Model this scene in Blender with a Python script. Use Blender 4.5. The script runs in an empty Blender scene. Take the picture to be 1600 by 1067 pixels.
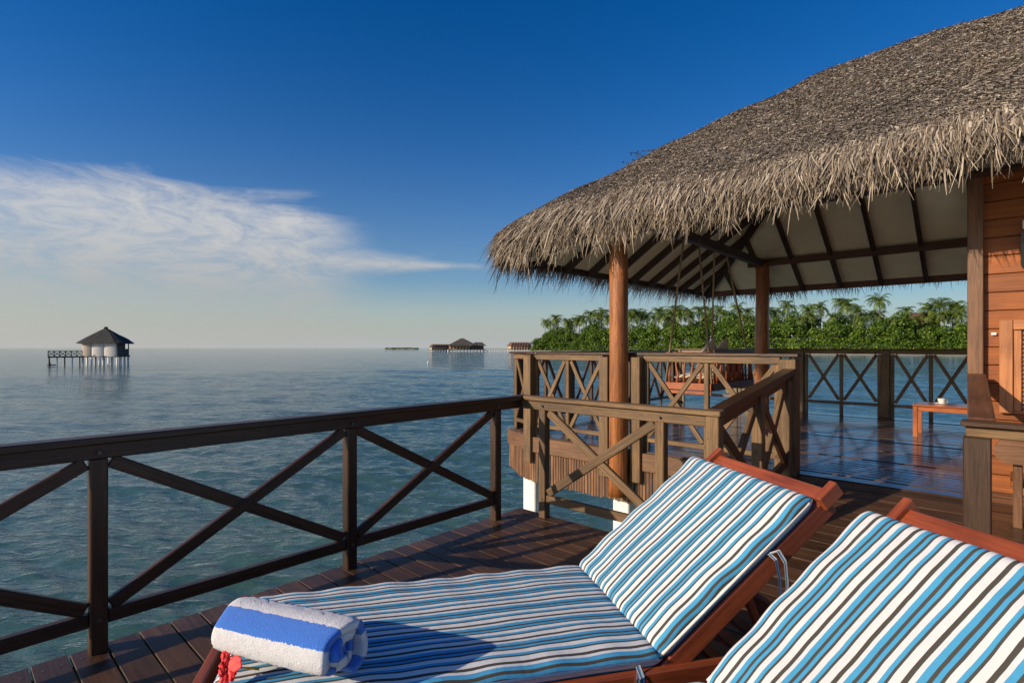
import bpy, bmesh, math, random
import numpy as np
from mathutils import Vector, Matrix
R = math.radians
rnd = random.Random(7)
nprng = np.random.default_rng(11)
scene = bpy.context.scene
COL = scene.collection

# ------------------------------------------------------------------ camera
CAM_H = 1.5
SEA = -1.6
cam_d = bpy.data.cameras.new('camera')
cam = bpy.data.objects.new('camera', cam_d)
COL.objects.link(cam)
cam.location = (0, 0, CAM_H)
cam.rotation_euler = (R(90), 0, 0)
cam_d.sensor_width = 36
cam_d.lens = 840 / 1600 * 36
cam_d.shift_y = 9.5 / 1600
cam_d.clip_start = 0.05
cam_d.clip_end = 20000
scene.camera = cam

# ------------------------------------------------------------------ light
SUN_AZ = math.atan2(-0.92, -0.39)      # clockwise from +Y
SUN_EL = R(21)
sx, sy, sz = math.sin(SUN_AZ) * math.cos(SUN_EL), math.cos(SUN_AZ) * math.cos(SUN_EL), math.sin(SUN_EL)
sun_d = bpy.data.lights.new('sun', 'SUN')
sun_d.energy = 4.9
sun_d.angle = R(0.55)
sun_d.color = (1.0, 0.84, 0.65)
sun = bpy.data.objects.new('sun', sun_d)
COL.objects.link(sun)
sun.rotation_euler = Vector((sx, sy, sz)).to_track_quat('Z', 'Y').to_euler()
sun.location = (-30, -20, 30)

scene.view_settings.view_transform = 'Standard'
scene.view_settings.look = 'None'
scene.view_settings.gamma = 1
scene.view_settings.exposure = 0.0
scene.view_settings.use_curve_mapping = False
scene.cycles.max_bounces = 10
scene.cycles.transparent_max_bounces = 16
scene.cycles.caustics_reflective = True
scene.cycles.blur_glossy = 1.0
scene.cycles.caustics_refractive = False
scene.cycles.sample_clamp_indirect = 40


class NT:
    """small helper to write node graphs as expressions"""
    def __init__(self, tree):
        self.t = tree
        self.n = tree.nodes
        self.l = tree.links

    def new(self, typ, **kw):
        nd = self.n.new(typ)
        for k, v in kw.items():
            setattr(nd, k, v)
        return nd

    def put(self, sock, v):
        if isinstance(v, bpy.types.NodeSocket):
            self.l.new(v, sock)
        elif v is not None:
            sock.default_value = v

    def m(self, op, a, b=None, c=None, clamp=False):
        nd = self.new('ShaderNodeMath', operation=op, use_clamp=clamp)
        for i, v in enumerate((a, b, c)):
            if v is not None:
                self.put(nd.inputs[i], v)
        return nd.outputs[0]

    def smooth(self, x, lo, hi, a=0.0, b=1.0):
        nd = self.new('ShaderNodeMapRange', interpolation_type='SMOOTHSTEP')
        self.put(nd.inputs['Value'], x)
        self.put(nd.inputs['From Min'], lo)
        self.put(nd.inputs['From Max'], hi)
        self.put(nd.inputs['To Min'], a)
        self.put(nd.inputs['To Max'], b)
        return nd.outputs[0]

    def mix(self, f, a, b, mode='MIX'):
        nd = self.new('ShaderNodeMix', data_type='RGBA', blend_type=mode)
        self.put(nd.inputs[0], f)
        for i, v in ((6, a), (7, b)):
            if isinstance(v, tuple) and len(v) == 3:
                v = (*v, 1)
            self.put(nd.inputs[i], v)
        return nd.outputs[2]

    def noise(self, vec, scale, detail=4, rough=0.5, dist=0.0, out='Fac'):
        nd = self.new('ShaderNodeTexNoise')
        self.put(nd.inputs['Vector'], vec)
        nd.inputs['Scale'].default_value = scale
        nd.inputs['Detail'].default_value = detail
        nd.inputs['Roughness'].default_value = rough
        nd.inputs['Distortion'].default_value = dist
        return nd.outputs[out]

    def vec(self, x, y, z):
        nd = self.new('ShaderNodeCombineXYZ')
        for i, v in enumerate((x, y, z)):
            self.put(nd.inputs[i], v)
        return nd.outputs[0]

    def scale(self, v, s):
        nd = self.new('ShaderNodeMapping')
        self.put(nd.inputs['Vector'], v)
        nd.inputs['Scale'].default_value = s
        return nd.outputs[0]

    def vadd(self, a, b):
        nd = self.new('ShaderNodeVectorMath', operation='ADD')
        self.put(nd.inputs[0], a)
        self.put(nd.inputs[1], b)
        return nd.outputs[0]

    def ramp(self, f, stops, interp='LINEAR'):
        nd = self.new('ShaderNodeValToRGB')
        cr = nd.color_ramp
        cr.interpolation = interp
        while len(cr.elements) < len(stops):
            cr.elements.new(0.5)
        for e, (p, c) in zip(cr.elements, stops):
            e.position = p
            e.color = (*c, 1) if len(c) == 3 else c
        self.put(nd.inputs[0], f)
        return nd.outputs[0]

    def bump(self, h, strength, dist):
        nd = self.new('ShaderNodeBump')
        nd.inputs['Strength'].default_value = strength
        nd.inputs['Distance'].default_value = dist
        self.put(nd.inputs['Height'], h)
        return nd.outputs[0]


# ------------------------------------------------------------------ sky
world = bpy.data.worlds.new('World')
scene.world = world
world.use_nodes = True
wt = NT(world.node_tree)
world.node_tree.nodes.clear()
sky = wt.new('ShaderNodeTexSky', sky_type='NISHITA')
sky.sun_disc = False
sky.sun_elevation = SUN_EL
sky.sun_rotation = SUN_AZ
sky.air_density = 1.0
sky.dust_density = 1.2
sky.ozone_density = 3.0
tc = wt.new('ShaderNodeTexCoord')
sp = wt.new('ShaderNodeSeparateXYZ')
wt.put(sp.inputs[0], tc.outputs['Generated'])
dx, dy, dz = sp.outputs
elev = wt.m('MULTIPLY', wt.m('ARCSINE', dz), 57.2958)
azim = wt.m('MULTIPLY', wt.m('ARCTAN2', dx, dy), 57.2958)
# polarised deep blue overhead, pale humid air towards the horizon
hs = wt.new('ShaderNodeHueSaturation')
hs.inputs['Saturation'].default_value = 2.15
hs.inputs['Hue'].default_value = 0.513
hs.inputs['Value'].default_value = 0.98
wt.put(hs.inputs['Color'], sky.outputs[0])
skyc = hs.outputs[0]
hz = wt.m('POWER', wt.m('SUBTRACT', 1.0, wt.m('MAXIMUM', dz, 0.0)), 6.6)
sunward = wt.m('MULTIPLY', wt.m('ADD', wt.m('MULTIPLY', dx, sx), wt.m('MULTIPLY', dy, sy)), 0.5)
hcol = wt.mix(wt.m('ADD', 0.5, sunward), (3.5, 3.85, 4.15), (4.7, 4.6, 4.35))
skyc = wt.mix(wt.m('MULTIPLY', hz, 0.93), skyc, hcol)
# cirrus: long streaks, in direction space
cv = wt.vec(wt.m('MULTIPLY', azim, 0.055), wt.m('MULTIPLY', elev, 0.22), 0.0)
warp = wt.noise(cv, 1.2, 3, 0.5, out='Color')
cvw = wt.vadd(cv, wt.scale(warp, (0.75, 0.30, 0.0)))
n1 = wt.noise(cvw, 1.1, 9, 0.62, 0.4)
n2 = wt.noise(wt.scale(cvw, (2.4, 1.35, 1)), 2.2, 10, 0.70, 0.40)
top = wt.m('ADD', 14.6, wt.m('MULTIPLY', wt.m('SUBTRACT', n1, 0.5), 9.0))
top = wt.m('SUBTRACT', top, wt.smooth(azim, -24, -6, 0.0, 4.0))
bank = wt.smooth(wt.m('SUBTRACT', top, elev), -0.6, 2.6)
bank = wt.m('MULTIPLY', bank, wt.smooth(azim, -13.0, -22.0))
tail_c = wt.m('ADD', 8.6, wt.m('MULTIPLY', wt.m('SUBTRACT', n1, 0.5), 2.2))
tw = wt.smooth(azim, -2, -24, 0.45, 2.9)
tail = wt.smooth(wt.m('ABSOLUTE', wt.m('SUBTRACT', elev, tail_c)), tw, 0.0)
tail = wt.m('MULTIPLY', tail, wt.smooth(azim, -0.5, -8.0))
tail = wt.m('MULTIPLY', tail, wt.smooth(azim, -60.0, -30.0))
dens = wt.m('MAXIMUM', bank, wt.m('MULTIPLY', tail, 0.9))
tex = wt.smooth(n2, 0.28, 0.66, 0.45, 1.0)
dens = wt.m('MULTIPLY', dens, tex)
dens = wt.m('MULTIPLY', dens, wt.smooth(elev, 0.0, 8.0, 0.35, 1.0), clamp=True)
wisp = wt.m('MULTIPLY', wt.smooth(n2, 0.54, 0.74), wt.smooth(wt.m('ABSOLUTE', wt.m('SUBTRACT', elev, 7.0)), 4.5, 0.5, 0.0, 0.22))
dens = wt.m('MULTIPLY', dens, 0.85)
dens = wt.m('MAXIMUM', dens, wisp)
cl = wt.mix(wt.smooth(elev, 3.0, 13.0), (3.8, 3.75, 3.65), (5.5, 5.4, 5.2))
skyc = wt.mix(dens, skyc, cl)
bg = wt.new('ShaderNodeBackground')
bg.inputs['Strength'].default_value = 0.12
wt.put(bg.inputs[0], skyc)
wo = wt.new('ShaderNodeOutputWorld')
wt.l.new(bg.outputs[0], wo.inputs[0])


# ------------------------------------------------------------------ materials
def mat_new(name):
    m = bpy.data.materials.new(name)
    m.use_nodes = True
    nt = NT(m.node_tree)
    bsdf = m.node_tree.nodes['Principled BSDF']
    return m, nt, bsdf


def wood(name, dark, light, rough=0.5, coat=0.0, bumpd=0.004, sc=1.0, wear=None, wear_amt=0.0, vary=0.35, rvary=0.15, knots=0.0):
    m, nt, b = mat_new(name)
    tcn = nt.new('ShaderNodeTexCoord')
    oi = nt.new('ShaderNodeObjectInfo')
    off = nt.vec(nt.m('MULTIPLY', oi.outputs['Random'], 37.0), nt.m('MULTIPLY', oi.outputs['Random'], 11.0), nt.m('MULTIPLY', oi.outputs['Random'], 23.0))
    v = nt.vadd(tcn.outputs['Object'], off)
    grain = nt.noise(nt.scale(v, (1.3 * sc, 26 * sc, 26 * sc)), 2.0, 6, 0.65, 0.6)
    fine = nt.noise(nt.scale(v, (4 * sc, 120 * sc, 120 * sc)), 2.0, 3, 0.6)
    patch = nt.noise(v, 2.6, 4, 0.55)
    f = nt.m('ADD', nt.m('MULTIPLY', grain, 0.7), nt.m('MULTIPLY', fine, 0.3))
    f = nt.smooth(f, 0.32, 0.68)
    c = nt.mix(f, dark, light)
    c = nt.mix(1.0, c, nt.ramp(patch, [(0.3, (0.72, 0.72, 0.72)), (0.7, (1.2, 1.2, 1.2))]), 'MULTIPLY')
    br = nt.m('ADD', 1.0 - vary / 2, nt.m('MULTIPLY', oi.outputs['Random'], vary))
    c = nt.mix(1.0, c, nt.vec(br, br, br), 'MULTIPLY')
    if wear:
        w = nt.noise(nt.scale(v, (3, 14, 14)), 3.0, 7, 0.7, 0.3)
        w = nt.smooth(w, 0.62 - wear_amt, 0.70 - wear_amt * 0.6)
        c = nt.mix(w, c, wear)
    if knots:
        k = nt.new('ShaderNodeTexVoronoi')
        nt.put(k.inputs['Vector'], nt.scale(v, (2.2, 6, 6)))
        k.inputs['Scale'].default_value = 1.6
        kk = nt.smooth(k.outputs['Distance'], 0.11, 0.03)
        c = nt.mix(nt.m('MULTIPLY', kk, knots), c, tuple(x * 0.3 for x in dark))
    nt.put(b.inputs['Base Color'], c)
    nt.put(b.inputs['Roughness'], nt.m('ADD', rough - rvary / 2, nt.m('MULTIPLY', patch, rvary)))
    b.inputs['Coat Weight'].default_value = coat
    b.inputs['Coat Roughness'].default_value = 0.12 if coat < .9 else 0.2
    nt.put(b.inputs['Normal'], nt.bump(nt.m('ADD', grain, nt.m('MULTIPLY', fine, 0.6)), 0.6, bumpd))
    return m


def plain(name, col, rough=0.6, vary=0.25, scale=6.0, bumpd=0.003, spec=0.5):
    m, nt, b = mat_new(name)
    tcn = nt.new('ShaderNodeTexCoord')
    n = nt.noise(tcn.outputs['Object'], scale, 6, 0.6)
    lo = tuple(x * (1 - vary) for x in col)
    hi = tuple(min(1, x * (1 + vary)) for x in col)
    nt.put(b.inputs['Base Color'], nt.mix(nt.smooth(n, 0.3, 0.7), lo, hi))
    b.inputs['Roughness'].default_value = rough
    b.inputs['Specular IOR Level'].default_value = spec
    nt.put(b.inputs['Normal'], nt.bump(n, 0.5, bumpd))
    return m


def island_mat(name, stops, rough=0.8, transl=0.0, spec=0.3):
    """colour varies per separate straw, leaf or strand"""
    m, nt, b = mat_new(name)
    g = nt.new('ShaderNodeNewGeometry')
    c = nt.ramp(g.outputs['Random Per Island'], stops)
    nt.put(b.inputs['Base Color'], c)
    b.inputs['Roughness'].default_value = rough
    b.inputs['Specular IOR Level'].default_value = spec
    if transl:
        tr = nt.new('ShaderNodeBsdfTranslucent')
        nt.put(tr.inputs[0], c)
        mx = nt.new('ShaderNodeMixShader')
        mx.inputs[0].default_value = transl
        out = m.node_tree.nodes['Material Output']
        nt.l.new(b.outputs[0], mx.inputs[1])
        nt.l.new(tr.outputs[0], mx.inputs[2])
        nt.l.new(mx.outputs[0], out.inputs[0])
    return m


M = {}
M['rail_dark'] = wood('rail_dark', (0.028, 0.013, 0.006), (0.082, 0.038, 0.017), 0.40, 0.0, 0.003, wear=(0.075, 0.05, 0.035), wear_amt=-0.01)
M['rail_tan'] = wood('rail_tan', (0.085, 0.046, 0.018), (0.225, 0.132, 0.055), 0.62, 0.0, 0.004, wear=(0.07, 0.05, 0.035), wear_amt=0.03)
M['rail_mid'] = wood('rail_mid', (0.12, 0.085, 0.055), (0.28, 0.205, 0.13), 0.55, 0.0, 0.003, wear=(0.05, 0.035, 0.025), wear_amt=0.02)
M['deck'] = wood('deck', (0.046, 0.022, 0.010), (0.105, 0.050, 0.023), 0.46, 0.0, 0.0016, sc=0.7, wear=(0.13, 0.085, 0.06), wear_amt=-0.02, vary=0.7)
M['deck_gloss'] = wood('deck_gloss', (0.040, 0.021, 0.012), (0.100, 0.064, 0.044), 0.34, 0.85, 0.0008, sc=0.7, vary=0.6, rvary=0.16)
M['deck_ramp'] = wood('deck_ramp', (0.042, 0.021, 0.011), (0.095, 0.048, 0.025), 0.30, 0.40, 0.0012, sc=0.7, vary=0.6, rvary=0.16)
M['lounger_wood'] = wood('lounger_wood', (0.19, 0.040, 0.014), (0.36, 0.085, 0.028), 0.38, 0.15, 0.0012, vary=0.2)
M['log'] = wood('log', (0.15, 0.042, 0.008), (0.46, 0.155, 0.030), 0.42, 0.2, 0.010, sc=0.8, wear=(0.12, 0.045, 0.015), wear_amt=0.02, vary=0.1, knots=0.8)
M['house_wall'] = wood('house_wall', (0.21, 0.052, 0.006), (0.36, 0.102, 0.011), 0.55, 0.0, 0.0015, sc=0.6, vary=0.3)
M['trim_wood'] = wood('trim_wood', (0.10, 0.042, 0.018), (0.20, 0.095, 0.042), 0.5, 0.0, 0.003, wear=(0.22, 0.14, 0.09), wear_amt=0.0)
M['trim_dark'] = wood('trim_dark', (0.034, 0.016, 0.007), (0.075, 0.038, 0.018), 0.5, 0.0, 0.003, wear=(0.06, 0.034, 0.018), wear_amt=0.0)
M['shutter_wood'] = wood('shutter_wood', (0.34, 0.12, 0.04), (0.52, 0.21, 0.075), 0.45, 0.1, 0.002, wear=(0.62, 0.48, 0.33), wear_amt=-0.03, vary=0.15)
M['table_wood'] = wood('table_wood', (0.30, 0.085, 0.03), (0.46, 0.15, 0.05), 0.3, 0.3, 0.001, vary=0.15)
M['slat_wood'] = wood('slat_wood', (0.095, 0.042, 0.018), (0.25, 0.120, 0.050), 0.65, 0.0, 0.003, vary=0.8)
M['fascia_wood'] = wood('fascia_wood', (0.11, 0.050, 0.022), (0.22, 0.108, 0.048), 0.6, 0.0, 0.004, wear=(0.10, 0.055, 0.03), wear_amt=0.0)
M['rafter'] = wood('rafter', (0.030, 0.016, 0.010), (0.075, 0.038, 0.022), 0.55, 0.0, 0.002)
M['beam_red'] = wood('beam_red', (0.075, 0.030, 0.014), (0.15, 0.062, 0.030), 0.5, 0.0, 0.002)
M['swing_wood'] = wood('swing_wood', (0.26, 0.065, 0.022), (0.44, 0.14, 0.05), 0.4, 0.1, 0.002)
M['ceiling'] = plain('ceiling', (0.91, 0.84, 0.60), 0.75, 0.05, 3, 0.001)
M['white_paint'] = plain('white_paint', (0.78, 0.77, 0.73), 0.6, 0.08, 9, 0.003)
M['porcelain'] = plain('porcelain', (0.82, 0.81, 0.78), 0.15, 0.02, 9, 0.0)
M['rope'] = plain('rope', (0.34, 0.25, 0.14), 0.85, 0.3, 60, 0.002)
M['cream_fabric'] = plain('cream_fabric', (0.70, 0.62, 0.48), 0.85, 0.08, 40, 0.001)
M['red_fabric'] = plain('red_fabric', (0.42, 0.05, 0.03), 0.85, 0.15, 40, 0.001)
M['piping'] = plain('piping', (0.78, 0.75, 0.68), 0.85, 0.08, 60, 0.0006)
M['petal'] = plain('petal', (0.85, 0.018, 0.016), 0.6, 0.25, 40, 0.002)
M['pollen'] = plain('pollen', (0.75, 0.42, 0.02), 0.7, 0.15, 60, 0.001)
M['dark_glass'] = plain('dark_glass', (0.012, 0.016, 0.016), 0.06, 0.1, 3, 0.0)
M['bolt'] = plain('bolt', (0.10, 0.085, 0.07), 0.45, 0.3, 30, 0.0005)
M['metal'] = plain('metal', (0.6, 0.58, 0.54), 0.35, 0.1, 30, 0.0005)
M['metal'].node_tree.nodes['Principled BSDF'].inputs['Metallic'].default_value = 1.0
M['straw'] = island_mat('straw', [(0.0, (0.075, 0.060, 0.045)), (0.4, (0.19, 0.155, 0.118)), (0.8, (0.30, 0.25, 0.195)), (1.0, (0.52, 0.45, 0.37))], 0.8)
nt_ = NT(M['straw'].node_tree)
tc_ = nt_.new('ShaderNodeTexCoord')
st_ = nt_.noise(tc_.outputs['Object'], 1.1, 6, 0.65, 0.4)
bs_ = M['straw'].node_tree.nodes['Principled BSDF']
src_ = bs_.inputs['Base Color'].links[0].from_socket
nt_.put(bs_.inputs['Base Color'], nt_.mix(1.0, src_, nt_.ramp(st_, [(0.3, (0.70, 0.70, 0.72)), (0.5, (1.0, 1.0, 1.0)), (0.72, (1.22, 1.16, 1.06))]), 'MULTIPLY'))
M['fringe'] = island_mat('fringe', [(0.0, (0.07, 0.050, 0.032)), (0.3, (0.20, 0.152, 0.104)), (0.75, (0.36, 0.290, 0.208)), (1.0, (0.58, 0.49, 0.37))], 0.7)
M['thatch_core'] = plain('thatch_core', (0.15, 0.122, 0.092), 0.9, 0.4, 25, 0.01)
M['leaf'] = island_mat('leaf', [(0.0, (0.024, 0.060, 0.007)), (0.45, (0.070, 0.145, 0.013)), (0.85, (0.15, 0.24, 0.024)), (1.0, (0.27, 0.33, 0.045))], 0.5, 0.25)
M['leaf_light'] = island_mat('leaf_light', [(0.0, (0.08, 0.15, 0.02)), (0.6, (0.19, 0.29, 0.04)), (1.0, (0.30, 0.38, 0.06))], 0.5, 0.25)
M['frond'] = island_mat('frond', [(0.0, (0.035, 0.085, 0.012)), (0.5, (0.105, 0.185, 0.026)), (0.85, (0.20, 0.26, 0.045)), (1.0, (0.34, 0.27, 0.08))], 0.42, 0.2)
M['bark'] = plain('bark', (0.20, 0.165, 0.125), 0.85, 0.3, 2.5, 0.03)
M['sand'] = plain('sand', (0.62, 0.56, 0.45), 0.9, 0.12, 0.5, 0.02)
M['soil'] = plain('soil', (0.06, 0.06, 0.03), 0.95, 0.4, 0.5, 0.05)
M['far_roof'] = plain('far_roof', (0.022, 0.022, 0.023), 0.8, 0.35, 2.5, 0.05)
M['far_roof_red'] = plain('far_roof_red', (0.13, 0.070, 0.050), 0.85, 0.3, 0.8, 0.05)
M['far_roof_grey'] = plain('far_roof_grey', (0.085, 0.075, 0.058), 0.85, 0.3, 0.8, 0.05)
M['far_wall_tan'] = plain('far_wall_tan', (0.48, 0.33, 0.20), 0.8, 0.15, 0.6, 0.01)
M['far_wall_dark'] = plain('far_wall_dark', (0.075, 0.062, 0.05), 0.8, 0.2, 0.6, 0.01)
M['mat_tan'] = plain('mat_tan', (0.56, 0.46, 0.36), 0.8, 0.08, 3, 0.01)
M['mat_cream'] = plain('mat_cream', (0.66, 0.62, 0.55), 0.8, 0.06, 3, 0.01)
M['twig'] = plain('twig', (0.05, 0.035, 0.025), 0.8, 0.3, 20, 0.001)


def stripes_mat():
    m, nt, b = mat_new('striped_canvas')
    uv = nt.new('ShaderNodeUVMap')
    s = nt.new('ShaderNodeSeparateXYZ')
    nt.put(s.inputs[0], uv.outputs[0])
    tcn = nt.new('ShaderNodeTexCoord')
    wob = nt.noise(tcn.outputs['Object'], 5.0, 3, 0.5)
    v = nt.m('ADD', s.outputs[1], nt.m('MULTIPLY', nt.m('SUBTRACT', wob, 0.5), 0.013))
    f = nt.m('FRACT', nt.m('DIVIDE', v, 0.132))
    W = (0.71, 0.70, 0.675)
    D = (0.075, 0.068, 0.055)
    B = (0.072, 0.34, 0.56)
    wid = [(D, 66), (W, 120), (D, 40), (B, 62), (W, 92), (D, 44), (B, 62), (D, 50), (B, 90), (W, 66)]
    tot = sum(w for _, w in wid)
    acc, stops = 0, []
    for c, w in wid:
        stops.append((acc / tot, c))
        acc += w
    c = nt.ramp(f, stops, 'CONSTANT')
    fade = nt.noise(tcn.outputs['Object'], 2.2, 4, 0.6)
    c = nt.mix(1.0, c, nt.ramp(fade, [(0.3, (0.93, 0.93, 0.93)), (0.7, (1.0, 1.0, 1.0))]), 'MULTIPLY')
    nt.put(b.inputs['Base Color'], c)
    b.inputs['Roughness'].default_value = 0.85
    b.inputs['Specular IOR Level'].default_value = 0.2
    weave = nt.noise(tcn.outputs['Object'], 420, 2, 0.5)
    fold = nt.noise(nt.scale(tcn.outputs['Object'], (9, 3, 3)), 2.0, 3, 0.5)
    nt.put(b.inputs['Normal'], nt.bump(nt.m('ADD', nt.m('MULTIPLY', weave, 0.06), fold), 0.5, 0.006))
    return m


M['canvas'] = stripes_mat()


def towel_mat():
    m, nt, b = mat_new('terry_cloth')
    uv = nt.new('ShaderNodeUVMap')
    s = nt.new('ShaderNodeSeparateXYZ')
    nt.put(s.inputs[0], uv.outputs[0])
    tcn = nt.new('ShaderNodeTexCoord')
    fz = nt.noise(tcn.outputs['Object'], 220, 3, 0.7)
    v = nt.m('ADD', s.outputs[1], nt.m('MULTIPLY', nt.m('SUBTRACT', fz, 0.5), 0.012))
    f = nt.m('FRACT', nt.m('DIVIDE', v, 0.165))
    c = nt.ramp(f, [(0.0, (0.86, 0.85, 0.84)), (0.53, (0.065, 0.23, 0.76))], 'CONSTANT')
    c = nt.mix(1.0, c, nt.ramp(fz, [(0.3, (0.8, 0.8, 0.8)), (0.65, (1.08, 1.08, 1.08))]), 'MULTIPLY')
    nt.put(b.inputs['Base Color'], c)
    b.inputs['Roughness'].default_value = 0.95
    b.inputs['Specular IOR Level'].default_value = 0.1
    b.inputs['Sheen Weight'].default_value = 0.3
    nt.put(b.inputs['Normal'], nt.bump(fz, 0.9, 0.006))
    return m


M['terry'] = towel_mat()


def water_mat():
    m, nt, b = mat_new('sea_water')
    m.node_tree.nodes.remove(b)
    g = nt.new('ShaderNodeNewGeometry')
    p = g.outputs['Position']
    big = nt.noise(nt.scale(p, (0.6, 1.6, 1)), 1.5, 6, 0.6, 0.6)
    small = nt.noise(nt.scale(p, (1.6, 3.6, 1)), 2.6, 4, 0.55, 0.5)
    swell = nt.noise(nt.scale(p, (0.12, 0.42, 1)), 1.0, 3, 0.5, 0.5)
    nrm = nt.bump(nt.m('ADD', nt.m('MULTIPLY', swell, 1.0), nt.m('ADD', nt.m('MULTIPLY', big, 0.95), nt.m('MULTIPLY', small, 0.34))), 1.0, 0.075)
    fr = nt.new('ShaderNodeFresnel')
    fr.inputs['IOR'].default_value = 1.34
    nt.put(fr.inputs['Normal'], nrm)
    tr = nt.new('ShaderNodeBsdfTransparent')
    tr.inputs[0].default_value = (0.58, 0.93, 0.86, 1)
    # light scattered back by the slightly milky lagoon water
    df = nt.new('ShaderNodeBsdfDiffuse')
    df.inputs[0].default_value = (0.22, 0.45, 0.36, 1)
    body = nt.new('ShaderNodeMixShader')
    body.inputs[0].default_value = 0.21
    nt.l.new(tr.outputs[0], body.inputs[1])
    nt.l.new(df.outputs[0], body.inputs[2])
    gl = nt.new('ShaderNodeBsdfGlossy')
    gl.inputs['Roughness'].default_value = 0.045
    gl.inputs['Color'].default_value = (1, 1, 1, 1)
    nt.put(gl.inputs['Normal'], nrm)
    mx = nt.new('ShaderNodeMixShader')
    nt.put(mx.inputs[0], fr.outputs[0])
    nt.l.new(body.outputs[0], mx.inputs[1])
    nt.l.new(gl.outputs[0], mx.inputs[2])
    nt.l.new(mx.outputs[0], m.node_tree.nodes['Material Output'].inputs[0])
    return m


M['water'] = water_mat()


def seabed_mat():
    m, nt, b = mat_new('seabed')
    g = nt.new('ShaderNodeNewGeometry')
    p = g.outputs['Position']
    n = nt.noise(p, 0.55, 7, 0.62, 0.6)
    n2 = nt.noise(p, 2.6, 6, 0.65, 0.4)
    c = nt.ramp(n, [(0.36, (0.10, 0.17, 0.13)), (0.5, (0.30, 0.40, 0.32)), (0.64, (0.74, 0.76, 0.64))])
    c = nt.mix(1.0, c, nt.ramp(n2, [(0.35, (0.35, 0.38, 0.36)), (0.68, (1.35, 1.32, 1.2))]), 'MULTIPLY')
    nt.put(b.inputs['Base Color'], c)
    b.inputs['Roughness'].default_value = 0.95
    b.inputs['Specular IOR Level'].default_value = 0.1
    nt.put(b.inputs['Normal'], nt.bump(n2, 1.0, 0.15))
    return m


M['seabed'] = seabed_mat()

# ------------------------------------------------------------------ object helpers
ORG = {}          # root name -> (origin in its own building coordinates)


def tag(o, label=None, cat=None, group=None, kind=None):
    if label:
        o['label'] = label
    if cat:
        o['category'] = cat
    if group:
        o['group'] = group
    if kind:
        o['kind'] = kind
    return o


def empty(name, loc, rz=0.0, label=None, cat=None, group=None, kind=None):
    o = bpy.data.objects.new(name, None)
    o.empty_display_size = 0.1
    COL.objects.link(o)
    o.location = loc
    o.rotation_euler = (0, 0, rz)
    return tag(o, label, cat, group, kind)


def link(name, me, parent=None):
    o = bpy.data.objects.new(name, me)
    COL.objects.link(o)
    if parent is not None:
        o.parent = parent
    return o


def mesh_np(name, verts, faces, mat, smooth=False):
    """verts (n,3), faces (m,k) with constant k, built fast"""
    verts = np.asarray(verts, dtype=np.float32)
    faces = np.asarray(faces, dtype=np.int32)
    me = bpy.data.meshes.new(name)
    k = faces.shape[1]
    me.vertices.add(len(verts))
    me.vertices.foreach_set('co', verts.ravel())
    me.loops.add(faces.size)
    me.loops.foreach_set('vertex_index', faces.ravel())
    me.polygons.add(len(faces))
    me.polygons.foreach_set('loop_start', np.arange(0, faces.size, k, dtype=np.int32))
    me.polygons.foreach_set('loop_total', np.full(len(faces), k, dtype=np.int32))
    me.materials.append(mat)
    me.update(calc_edges=True)
    if smooth:
        me.polygons.foreach_set('use_smooth', np.ones(len(faces), dtype=bool))
    me.validate()
    return me


def mesh_py(name, verts, faces, mat, smooth=False):
    me = bpy.data.meshes.new(name)
    me.from_pydata([tuple(v) for v in verts], [], faces)
    me.materials.append(mat)
    if smooth:
        for p in me.polygons:
            p.use_smooth = True
    me.update()
    return me


_boxes = {}


def box_mesh(l, w, h, mat, bev=0.005):
    """box along +X from 0 to l, centred on Y and Z, with a small bevel"""
    key = (round(l, 3), round(w, 4), round(h, 4), mat.name, bev)
    if key in _boxes:
        return _boxes[key]
    bm = bmesh.new()
    bmesh.ops.create_cube(bm, size=1)
    for v in bm.verts:
        v.co = Vector(((v.co.x + 0.5) * l, v.co.y * w, v.co.z * h))
    if bev:
        bmesh.ops.bevel(bm, geom=bm.edges[:], offset=min(bev, w * .3, h * .3), segments=1, affect='EDGES')
    me = bpy.data.meshes.new('timber')
    bm.to_mesh(me)
    bm.free()
    me.materials.append(mat)
    _boxes[key] = me
    return me


def frame(p0, p1, up):
    x = (Vector(p1) - Vector(p0)).normalized()
    up = Vector(up)
    y = up.cross(x)
    if y.length < 1e-4:
        y = Vector((0, 1, 0)).cross(x)
    y.normalize()
    z = x.cross(y)
    m = Matrix((x, y, z)).transposed().to_4x4()
    m.translation = Vector(p0)
    return m


def beam(name, parent, p0, p1, w, h, mat, up=(0, 0, 1), bev=0.005, org=None):
    """timber from p0 to p1, w across and h along `up`"""
    org = Vector(org if org is not None else ORG.get(parent.name, (0, 0, 0)))
    p0, p1 = Vector(p0) - org, Vector(p1) - org
    o = link(name, box_mesh((p1 - p0).length, w, h, mat, bev), parent)
    o.matrix_basis = frame(p0, p1, up)
    return o


def tube_geo(pts, radii, seg=8, cap=True):
    pts = [Vector(p) for p in pts]
    n = len(pts)
    if not hasattr(radii, '__len__'):
        radii = [radii] * n
    V, F = [], []
    ref = Vector((0.31, 0.17, 0.93))
    for i, p in enumerate(pts):
        t = (pts[min(i + 1, n - 1)] - pts[max(i - 1, 0)]).normalized()
        a = t.cross(ref)
        if a.length < 0.05:
            a = t.cross(Vector((1, 0, 0)))
        a.normalize()
        b = t.cross(a)
        for k in range(seg):
            an = 2 * math.pi * k / seg
            V.append(p + (a * math.cos(an) + b * math.sin(an)) * radii[i])
    for i in range(n - 1):
        for k in range(seg):
            k2 = (k + 1) % seg
            F.append((i * seg + k, i * seg + k2, (i + 1) * seg + k2, (i + 1) * seg + k))
    if cap:
        F.append(tuple(range(seg - 1, -1, -1)))
        F.append(tuple((n - 1) * seg + k for k in range(seg)))
    return V, F


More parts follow.
